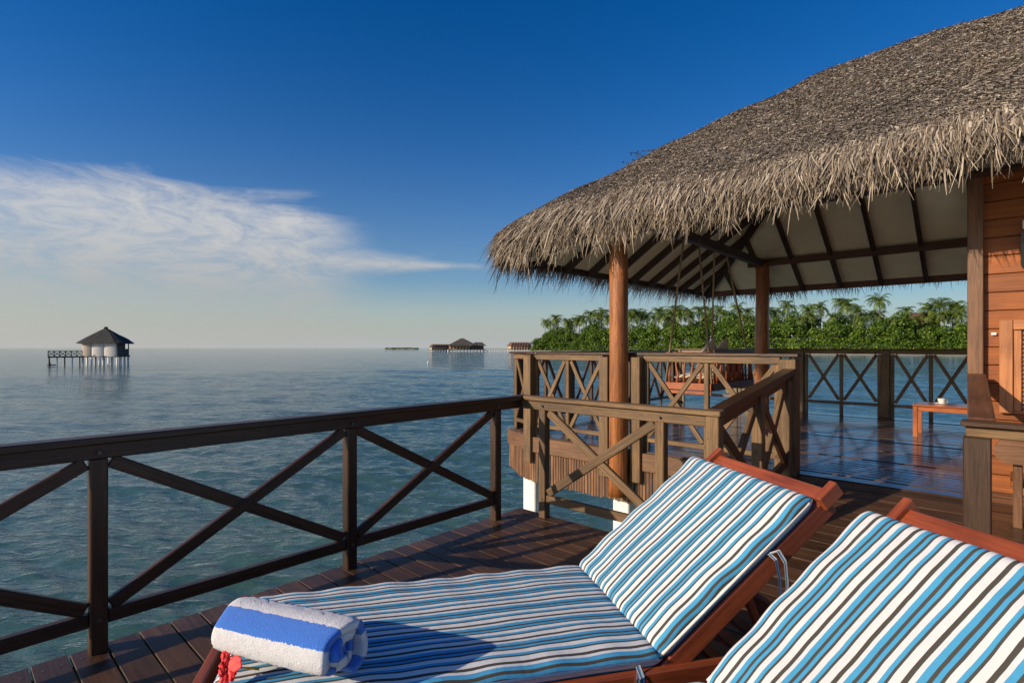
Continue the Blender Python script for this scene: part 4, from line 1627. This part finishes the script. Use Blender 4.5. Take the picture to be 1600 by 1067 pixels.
def build_hut():
    X, Y = far_xy(165.5, 96)
    rt = empty('stilt_hut', (X, Y, SEA), R(5), 'small stilt hut with dark hipped roof and pale curved screens, alone on the water', 'hut')
    rt.scale = (.94, .53, 1)
    fz, ez, az_ = 1.65, 3.95, 6.5
    hw, hd = 3.1, 3.1
    def bx(name, x0, x1, y0, y1, z0, z1, mat, par=None):
        o = beam(name, par or rt, (x0, (y0 + y1) / 2, (z0 + z1) / 2), (x1, (y0 + y1) / 2, (z0 + z1) / 2), y1 - y0, z1 - z0, mat, bev=.02)
        return o
    bx('floor', -3.3, 3.3, -3.3, 3.3, fz - .22, fz, M['far_wall_dark'])
    # roof: concave hip with a small cap
    V, F = [], []
    rings = [(4.3, ez - .16), (4.25, ez - .02), (3.2, ez + .75), (1.9, ez + 1.55), (.75, ez + 2.25), (.35, az_ - .1)]
    ns = 32
    for r_, z in rings:
        for k in range(ns):
            t = k / ns * 4
            s_ = int(t)
            f_ = t - s_
            cs = [(-1, -1), (1, -1), (1, 1), (-1, 1), (-1, -1)]
            x = cs[s_][0] + (cs[s_ + 1][0] - cs[s_][0]) * f_
            y = cs[s_][1] + (cs[s_ + 1][1] - cs[s_][1]) * f_
            m_ = math.hypot(x, y)
            rd_ = .86 if m_ > 1.3 else .97
            V.append((x * r_ * rd_ + rnd.gauss(0, .02), y * r_ * rd_ + rnd.gauss(0, .02), z + rnd.gauss(0, .03)))
    for i in range(len(rings) - 1):
        for k in range(ns):
            k2 = (k + 1) % ns
            F.append((i * ns + k, i * ns + k2, (i + 1) * ns + k2, (i + 1) * ns + k))
    F.append(tuple(range(ns - 1, -1, -1)))
    F.append(tuple((len(rings) - 1) * ns + k for k in range(ns)))
    rf_ = link('roof', mesh_py('roof', V, F, M['far_roof']), rt)
    lathe('roof_cap', rt, [(.01, az_ + .35), (.35, az_ + .25), (.42, az_), (.3, az_ - .2), (.01, az_ - .2)], M['far_roof'], 10)
    # curved pale screens facing the deck: two on the left face, one on the front
    def screen(p0, p1, bulge, mat):
        V, F = [], []
        p0, p1 = Vector((*p0, 0)), Vector((*p1, 0))
        d = p1 - p0
        nrm = Vector((d.y, -d.x, 0)).normalized()
        n = 12
        for z in (fz - .15, ez):
            for off in (0, -.08):
                for i in range(n + 1):
                    t = i / n
                    q = p0 + d * t + nrm * (bulge * math.sin(math.pi * t) ** .7 + off)
                    V.append((q.x, q.y, z))
        m_ = n + 1
        for i in range(n):
            F.append((i, i + 1, 2 * m_ + i + 1, 2 * m_ + i))
            F.append((m_ + i + 1, m_ + i, 3 * m_ + i, 3 * m_ + i + 1))
            F.append((i + 1, i, m_ + i, m_ + i + 1))
            F.append((2 * m_ + i, 2 * m_ + i + 1, 3 * m_ + i + 1, 3 * m_ + i))
        F.append((0, 2 * m_, 3 * m_, m_))
        F.append((n, m_ + n, 3 * m_ + n, 2 * m_ + n))
        link('screen', mesh_py('screen', V, F, mat), rt)
    screen((-3.1, -3.05), (-1.45, -3.05), .26, M['mat_tan'])
    screen((-1.42, -3.05), (.72, -3.05), .34, M['mat_cream'])
    screen((.75, -3.05), (3.0, -3.05), .34, M['mat_cream'])
    bx('wall', 2.98, 3.08, -2.97, 1.0, fz, ez, M['far_wall_dark'])
    bx('wall', 2.98, 3.08, 1.0, 3.0, fz, fz + 1.2, M['far_wall_dark'])
    bx('wall', -3.0, 1.5, 2.98, 3.08, fz, ez, M['far_wall_dark'])
    bx('wall', 1.5, 2.97, 2.98, 3.08, fz, fz + 1.2, M['far_wall_dark'])
    bx('wall', -3.08, -2.98, -2.97, 2.97, fz, ez, M['mat_tan'])
    for x, y in ((3.04, -3.04), (3.04, 3.03), (-3.03, 3.03), (3.04, 1.0)):
        beam('post', rt, (x, y, fz), (x, y, ez), .16, .16, M['far_wall_dark'], up=(0, 1, 0), bev=0)
    for x in (-3, -1.5, 0, 1.5, 3):
        for y in (-3, -1, 1, 3):
            tube('stilt', rt, [(x, y, -4.5), (x, y, fz - .2)], .19, M['white_paint'], 8)
    # jetty on the left, running towards the sea
    rj = empty('jetty', (X - 2.4, Y - 1.7, SEA), R(37), 'small dark jetty with railing and ladder left of the lone stilt hut', 'jetty')
    rj.scale = (.78, .8, 1)
    beam('deck', rj, (-6.3, 0, 1.5), (-.4, 0, 1.5), 1.9, .24, M['far_wall_dark'], bev=.02)
    for i in range(5):
        x = -6.1 + i * 1.3
        for y in (-.85, .85):
            tube('stilt', rj, [(x, y, -4.5), (x, y, 1.38)], .085, M['white_paint'] if i % 2 else M['far_wall_dark'], 6)
    for y in (-.9, .9):
        beam('top_rail', rj, (-6.3, y, 2.5), (-.4, y, 2.5), .08, .1, M['far_wall_dark'], bev=0)
        for i in range(7):
            x = -6.25 + i * .97
            beam('post', rj, (x, y, 1.62), (x, y, 2.45), .09, .09, M['far_wall_dark'], up=(0, 1, 0), bev=0)
            if i < 6:
                for s in (0, 1):
                    beam('brace', rj, (x + .06, y + .02 * s, 1.7 if s else 2.4), (x + .91, y + .02 * s, 2.4 if s else 1.7), .04, .06, M['far_wall_dark'], bev=0)
    beam('ladder_rail', rj, (-6.2, -.6, 1.5), (-5.6, -.6, -1.0), .1, .12, M['far_wall_dark'], bev=0)
    beam('ladder_rail', rj, (-6.2, .1, 1.5), (-5.6, .1, -1.0), .1, .12, M['far_wall_dark'], bev=0)
    beam('landing', rj, (-6.4, 0, .15), (-5.0, 0, .15), 1.4, .15, M['far_wall_dark'], bev=0)


build_hut()

# ------------------------------------------------------------------ far resort on stilts
def hip_roof(name, par, x0, x1, y0, y1, z0, z1, ridge, mat, over=.0):
    cx, cy = (x0 + x1) / 2, (y0 + y1) / 2
    V = [(x0, y0, z0), (x1, y0, z0), (x1, y1, z0), (x0, y1, z0), (cx - ridge, cy, z1), (cx + ridge, cy, z1)]
    F = [(0, 1, 5, 4), (1, 2, 5), (2, 3, 4, 5), (3, 0, 4), (3, 2, 1, 0)]
    return link(name, mesh_py(name, V, F, mat), par)


def build_resort():
    Y = 434
    X, _ = far_xy(718, Y)
    rt = empty('overwater_hall', (X, Y, SEA), R(8), 'large far overwater hall with high dark hipped roof and tan walls', 'building')
    s = Y / 840
    def wx(u):
        return (u - 718) * s
    beam('floor', rt, (wx(700), 0, 1.5), (wx(757), 0, 1.5), 14, .5, M['far_wall_dark'], bev=0)
    beam('wall', rt, (wx(702), 0, 3.4), (wx(733), 0, 3.4), 10, 3.2, M['far_wall_tan'], bev=0)
    beam('wall', rt, (wx(734), -.4, 3.2), (wx(755), -.4, 3.2), 10, 2.9, M['far_wall_dark'], bev=0)
    for i in range(6):
        u = 704.5 + i * 5
        beam('window', rt, (wx(u), -5.06, 3.3), (wx(u + 2.2), -5.06, 3.3), .1, 1.8, M['far_wall_dark'], bev=0)
    hip_roof('roof', rt, wx(699.5), wx(745), -8, 8, 4.9, 10.6, 1.0, M['far_roof_grey'])
    hip_roof('roof', rt, wx(736), wx(759), -7.5, 6, 4.5, 7.4, 3.0, M['far_roof_grey'])
    for i in range(12):
        x = wx(700) + i * (wx(757) - wx(700)) / 11
        for y in (-6.5, 6):
            tube('stilt', rt, [(x, y, -5), (x, y, 1.3)], .3, M['white_paint'], 6)

    # rows of small villas
    def small_villa(X, Y, rz, label, grp):
        rt = empty('overwater_villa', (X, Y, SEA), rz, label, 'villa', grp)
        beam('wall', rt, (-1.6, 0, 2.6), (1.6, 0, 2.6), 6, 2.4, M['far_wall_tan'], bev=0)
        beam('floor', rt, (-1.9, 0, 1.25), (1.9, 0, 1.25), 7.4, .3, M['far_wall_dark'], bev=0)
        V = [(-2.1, -4.2, 3.3), (2.1, -4.2, 3.3), (2.1, 4.2, 3.3), (-2.1, 4.2, 3.3), (0, -2.6, 6.0), (0, 2.6, 6.0)]
        F = [(0, 1, 4), (1, 2, 5, 4), (2, 3, 5), (3, 0, 4, 5), (3, 2, 1, 0)]
        link('roof', mesh_py('roof', V, F, M['far_roof_red']), rt)
        for x in (-1.6, 1.6):
            for y in (-3, 3):
                tube('stilt', rt, [(x, y, -5), (x, y, 1.1)], .2, M['white_paint'], 6)
        return rt
    lab1 = 'small red-roofed overwater villa in the far row left of the hall'
    first = small_villa(*far_xy(676, 440), R(25), lab1, 'far villas left of the hall')
    for i in range(1, 7):
        c = copy_tree(first)
        x, y = far_xy(676 + i * 4.3, 440 + i * 1.5)
        c.location = (x, y, SEA)
    lab2 = 'small red-roofed overwater villa in the far row beside the wooded island'
    for i in range(7):
        c = copy_tree(first)
        x, y = far_xy(799 + i * 4.2, 425)
        c.location = (x, y, SEA + .6)
        c.scale = (1.05, 1, 1.12)
        c['label'] = lab2
        c['group'] = 'far villas beside the island'
    pr = empty('pier', (*far_xy(757, 432), SEA), 0, 'long low pier on stilts from the far hall to the island', 'pier')
    L_ = (840 - 757) * s
    beam('deck', pr, (0, 0, 1.6), (L_, 0, 1.6), 2.4, .35, M['far_wall_tan'], bev=0)
    beam('railing', pr, (0, -1.1, 2.6), (L_, -1.1, 2.6), .1, .15, M['far_wall_tan'], bev=0)
    for i in range(22):
        tube('stilt', pr, [(L_ * i / 21, -.8, -5), (L_ * i / 21, -.8, 1.4)], .22, M['white_paint'], 6)


build_resort()

# a buoy
bx_, by_ = far_xy(669, 108)
bu = empty('buoy', (bx_, by_, SEA), 0, 'tiny white buoy floating on the open water before the far hall', 'buoy')
lathe('float', bu, [(.01, -.1), (.16, -.05), (.2, .06), (.15, .18), (.05, .26), (.04, .4), (.01, .41)], M['white_paint'], 12)

# ------------------------------------------------------------------ island
SHORE = [(-6, 430), (10, 385), (60, 345), (110, 290), (170, 240), (240, 205), (330, 165), (420, 110)]


def shore_pt(t):
    f = t * (len(SHORE) - 1)
    i = min(int(f), len(SHORE) - 2)
    f -= i
    a, b = Vector((*SHORE[i], 0)), Vector((*SHORE[i + 1], 0))
    p = a.lerp(b, f)
    d = (b - a).normalized()
    return p, Vector((-d.y, d.x, 0))      # inland normal (away from the viewer)


def build_island():
    n = 120
    offs = [(-7, SEA - 2.0), (-1.5, SEA - .25), (2, SEA + .25), (6, SEA + .7), (9, SEA + 1.0), (120, SEA + 2.0)]
    V, F = [], []
    for i in range(n + 1):
        p, nr = shore_pt(i / n)
        w = 1.6 * math.sin(i * .9) + 1.0 * math.sin(i * 2.3)
        for o_, z in offs:
            q = p + nr * (o_ + (w if o_ < 10 else 0))
            V.append((q.x, q.y, z))
    m_ = len(offs)
    Fs, Fl = [], []
    for i in range(n):
        for j in range(m_ - 1):
            f = (i * m_ + j, (i + 1) * m_ + j, (i + 1) * m_ + j + 1, i * m_ + j + 1)
            (Fs if j < 4 else Fl).append(f)
    o = link('beach', mesh_py('beach', V, Fs, M['sand'], True))
    tag(o, kind='structure')
    o = link('island_ground', mesh_py('island_ground', V, Fl, M['soil'], True))
    tag(o, kind='structure')


build_island()


def leaf_cloud(n, centers, size, rng, flat=0.6):
    """n leaf-clump quads spread through a set of blobs (x, y, z, rx, ry, rz)"""
    cs = np.array(centers)
    w = cs[:, 3] * cs[:, 4]
    pick = rng.choice(len(cs), n, p=w / w.sum())
    d = rng.normal(0, 1, (n, 3))
    d /= np.linalg.norm(d, axis=1, keepdims=True)
    rad = rng.uniform(.55, 1.0, n) ** .6
    c = cs[pick, :3] + d * cs[pick, 3:6] * rad[:, None]
    nrm = d * .6 + rng.normal(0, .55, (n, 3)) + np.array([0, 0, .35])
    nrm /= np.linalg.norm(nrm, axis=1, keepdims=True)
    ref = rng.normal(0, 1, (n, 3))
    u = np.cross(nrm, ref)
    u /= np.maximum(np.linalg.norm(u, axis=1, keepdims=True), 1e-6)
    v = np.cross(nrm, u)
    s = rng.uniform(.6, 1.3, n)[:, None] * size
    p = np.stack([c - u * s * .5, c - v * s * .35 + nrm * s * .08, c + u * s * .6, c + v * s * .35 + nrm * s * .08], 1)
    return p.reshape(-1, 3), np.arange(4 * n).reshape(n, 4)


def make_tree(seed, h, w, n, size, low):
    rng = np.random.default_rng(seed)
    cen = []
    for i in range(13):
        t = i / 12
        zc = h * (low + (1 - low) * rng.uniform(.12, .88))
        k = math.sin(math.pi * min(1, (zc / h) * .75 + .22))
        rr_ = w * .5 * k * rng.uniform(.2, .75)
        an = rng.uniform(0, 6.28)
        s_ = w * rng.uniform(.16, .27)
        cen.append((rr_ * math.cos(an), rr_ * math.sin(an), zc, s_, s_, s_ * .75))
    cen.append((0, 0, h * .78, w * .28, w * .28, h * .2))
    V, F = leaf_cloud(n, cen, size, rng)
    crown = mesh_np('crown', V, F, M['leaf'])
    TV, TF = [], []
    pts = [(0, 0, -1), (.15, .1, h * .25), (-.1, .2, h * .5), (.1, -.1, h * .8)]
    v, f = tube_geo(pts, [.38, .30, .22, .1], 7)
    TV += v
    TF += f
    for c in cen[:5]:
        v, f = tube_geo([(0, 0, h * .35), (c[0] * .5, c[1] * .5, (h * .35 + c[2]) / 2 + .3), c[:3]], [.16, .11, .05], 5)
        b_ = len(TV)
        TV += v
        TF += [tuple(i + b_ for i in q) for q in f]
    trunk = mesh_py('trunk', TV, TF, M['bark'], True)
    return crown, trunk


def make_palm(seed, h, lean, nf=24, fl=6.3):
    rr = random.Random(seed)
    pts = []
    for i in range(8):
        t = i / 7
        pts.append((lean * t * t, lean * .3 * math.sin(2 * t), -1 + (h + 1) * t))
    v, f = tube_geo(pts, [.36, .30, .26, .24, .23, .22, .21, .2], 7)
    trunk = mesh_py('trunk', v, f, M['bark'], True)
    topp = Vector(pts[-1])
    V, F = [], []

    def quad(a, b, c, d):
        k = len(V)
        V.extend([a, b, c, d])
        F.append((k, k + 1, k + 2, k + 3))
    for i in range(nf):
        az = 2 * math.pi * i * .382 + rr.uniform(-.2, .2)
        el = R(rr.uniform(-35, 78)) if i > 3 else R(rr.uniform(50, 85))
        L_ = fl * rr.uniform(.8, 1.12)
        hd_ = Vector((math.cos(az), math.sin(az), 0))
        side = Vector((-math.sin(az), math.cos(az), 0))
        p = topp.copy()
        e = el
        n = 9
        sp = [p.copy()]
        for j in range(n):
            d = hd_ * math.cos(e) + Vector((0, 0, 1)) * math.sin(e)
            p = p + d * (L_ / n)
            sp.append(p.copy())
            e -= R(rr.uniform(7, 14)) * (1 + .8 * j / n)
        for j in range(n):
            t = (j + .5) / n
            wl_ = 1.15 * math.sin(math.pi * min(1, .12 + t * .86)) ** .6
            for s in (-1, 1):
                for sub in (0.1, .55):
                    a = sp[j].lerp(sp[j + 1], sub)
                    b = sp[j].lerp(sp[j + 1], sub + .28)
                    d = (sp[j + 1] - sp[j]).normalized()
                    tip = a + side * s * wl_ * rr.uniform(.75, 1.05) + d * .35 - Vector((0, 0, wl_ * rr.uniform(.25, .75)))
                    quad(a, b, tip + d * .22, tip)
    crown = mesh_np('crown', np.array([tuple(x) for x in V]), np.array(F), M['frond'])
    return crown, trunk


def plant(name, me_crown, me_trunk, loc, rz, sc, label, cat, group):
    o = empty(name, loc, rz, label, cat, group)
    o.scale = (sc, sc, sc)
    link('crown', me_crown, o)
    link('trunk', me_trunk, o)
    return o


TREES = [make_tree(101 + i, h, w, 2200, .95, low) for i, (h, w, low) in enumerate(((13.5, 13, .02), (15, 14, .02), (18.5, 15, .1), (20, 15, .15), (12.5, 12, .0)))]
PALMS = [make_palm(201 + i, h, ln) for i, (h, ln) in enumerate(((21, 1.0), (23, -1.6), (19, 2.2), (22, .4), (20, -.8)))]
tr = random.Random(21)
L_FRONT = 'dense round green tree growing down to the beach of the island shore'
L_MID = 'tall leafy tree in the wood on the island, behind the shoreline trees'
n = 60
for i in range(n):                        # front row, leafy to the ground
    t = .122 + .72 * i / (n - 1)
    p, nr = shore_pt(t + tr.uniform(-.003, .003))
    q = p + nr * (12 + tr.uniform(-2, 3))
    edge = min(1, .72 + (t - .122) * 6)
    c, k = TREES[tr.choice((0, 1, 4))]
    plant('broadleaf_tree', c, k, (q.x, q.y, SEA + .7), tr.uniform(0, 6.28), tr.uniform(.85, 1.12) * edge, L_FRONT, 'tree', 'trees along the island shore')
n = 54
for i in range(n):
    t = .128 + .71 * i / (n - 1)
    p, nr = shore_pt(t + tr.uniform(-.004, .004))
    q = p + nr * (24 + tr.uniform(-4, 5))
    edge = min(1, .78 + (t - .14) * 5)
    c, k = TREES[tr.choice((2, 3))]
    lo = 1.02 if t < .5 else (.90 if t < .6 else .78)
    plant('broadleaf_tree', c, k, (q.x, q.y, SEA + 1.2), tr.uniform(0, 6.28), tr.uniform(.85, 1.1) * edge * lo, L_MID, 'tree', 'trees in the island wood')
# palms, at the places where they stand above the wood (pixel column -> shore distance found by ray)
def shore_at(u, off):
    k = (u - 800) / 840
    best = None
    for i in range(801):
        p, nr = shore_pt(i / 800)
        q = p + nr * off
        e = abs(q.x - k * q.y)
        if best is None or e < best[0]:
            best = (e, q)
    return best[1]


palm_spots = [(858, 20, 500), (872, 24, 497), (886, 22, 499), (905, 26, 493), (922, 24, 484), (941, 26, 474), (952, 20, 492), (996, 26, 466), (1012, 30, 488), (1028, 30, 472), (1046, 24, 482), (1060, 30, 476), (1082, 30, 480), (1108, 30, 478), (1130, 24, 486), (1150, 30, 474), (1172, 30, 480), (1214, 28, 480), (1232, 30, 470), (1262, 28, 476), (1281, 28, 472), (1308, 32, 465), (1330, 30, 455), (1340, 26, 478), (1347, 34, 488), (1378, 30, 460), (1418, 34, 478), (1452, 28, 474), (1470, 30, 466), (1488, 30, 470), (1504, 28, 474), (1540, 30, 468), (1580, 30, 472)]
lab = ['coconut palm with full drooping crown rising above the island wood', 'tall coconut palm with leaning trunk above the island wood', 'coconut palm with wide spreading fronds above the island wood', 'straight coconut palm above the island wood', 'slightly leaning coconut palm above the island wood']
for i, (u, off, ytop) in enumerate(palm_spots):
    q = shore_at(u, off)
    k = i % len(PALMS)
    hh = (21, 23, 19, 22, 20)[k] + 2.6
    want = CAM_H + (543 - ytop) / 840 * q.y - (SEA + 1.3)
    c, tk = PALMS[k]
    plant('coconut_palm', c, tk, (q.x, q.y, SEA + 1.3), tr.uniform(0, 6.28), max(.55, min(1.25, want / hh)), lab[k], 'palm tree', 'coconut palms on the island')
# more crowns half sunk in the canopy
for i in range(46):
    u = 846 + 700 * ((i + tr.uniform(0, 1)) / 46)
    base_y = np.interp(u, [840, 900, 1000, 1200, 1300, 1550], [506, 492, 484, 486, 492, 492])
    q = shore_at(u, tr.uniform(14, 34))
    c, tk = PALMS[i % 5]
    hh = (21, 23, 19, 22, 20)[i % 5] + 2.6
    want = CAM_H + (543 - (base_y + tr.uniform(-9, 9))) / 840 * q.y - (SEA + 1.3)
    plant('coconut_palm', c, tk, (q.x, q.y, SEA + 1.3), tr.uniform(0, 6.28), max(.5, min(1.2, want / hh)), 'coconut palm with its crown half sunk in the tree canopy of the island', 'palm tree', 'coconut palms on the island')
# low yellowish palms inside the wood
for i, (u, off, ytop) in enumerate(((898, 12, 520), (1155, 12, 500), (1048, 14, 505), (1345, 14, 495), (930, 12, 515))):
    q = shore_at(u, off)
    c, tk = PALMS[i % 5]
    hh = (21, 23, 19, 22, 20)[i % 5] + 2.6
    want = CAM_H + (543 - ytop) / 840 * q.y - (SEA + 1.0)
    plant('coconut_palm', c, tk, (q.x, q.y, SEA + 1.0), tr.uniform(0, 6.28), max(.4, want / hh), 'short coconut palm standing among the shoreline trees of the island', 'palm tree', 'coconut palms on the island')
q = shore_at(1240, 7)
c, k = make_tree(333, 7.2, 7.5, 700, .75, 0)
c.materials[0] = M['leaf_light']
plant('bush', c, k, (q.x, q.y, SEA + .6), 0, 1, 'bright yellow-green bush at the beach right of the far log column', 'bush', None)
# undergrowth closing the wood down to the sand
cen = []
ur = np.random.default_rng(77)
for i in range(520):
    t = .116 + .73 * i / 520
    p, nr = shore_pt(t)
    edge = min(1, .45 + (t - .116) * 10)
    q = p + nr * (8.5 + ur.uniform(-1, 5))
    hgt = ur.uniform(1.4, 4.6) * edge
    cen.append((q.x, q.y, SEA + .6 + hgt * .8, 2.6, 2.6, hgt))
V, F = leaf_cloud(34000, cen, .85, ur)
tag(link('undergrowth', mesh_np('undergrowth', V, F, M['leaf'])), 'dense green undergrowth between the beach and the island trees', 'undergrowth', None, 'stuff')
# house roof between the palms
q = shore_at(1438, 34)
ih = empty('island_house', (q.x, q.y, SEA + 2), R(-25), 'brown hipped house roof showing between the palms on the island', 'house')
hip_roof('roof', ih, -7.5, 7.5, -5.5, 5.5, 13.8, 18.2, 4.5, M['far_roof_red'])
beam('wall', ih, (-6.3, 0, 7.5), (6.3, 0, 6.8), 9, 13.9, M['far_wall_tan'], bev=0)
# far sandbank islet
X, Y = far_xy(630, 1000)
V, F = [], []
n = 24
for j, (w, z) in enumerate(((1.0, SEA - .5), (.9, SEA + .4), (.6, SEA + 1.0), (.2, SEA + 1.3))):
    for i in range(n):
        an = 2 * math.pi * i / n
        V.append((X + 32 * w * math.cos(an), Y + 12 * w * math.sin(an), z))
for j in range(3):
    for i in range(n):
        i2 = (i + 1) % n
        F.append((j * n + i, j * n + i2, (j + 1) * n + i2, (j + 1) * n + i))
F.append(tuple(3 * n + i for i in range(n)))
tag(link('islet_ground', mesh_py('islet_ground', V, F, M['sand'])), kind='structure')
cen = [(X + ur.uniform(-31, 30), Y + ur.uniform(-11, 0), SEA + 1.7, 2.5, 2.5, ur.uniform(.6, 1.6)) for _ in range(70)]
V, F = leaf_cloud(2200, cen, 1.3, ur)
tag(link('islet_scrub', mesh_np('islet_scrub', V, F, M['leaf'])), 'thin line of low green scrub on the distant islet', 'scrub', None, 'stuff')
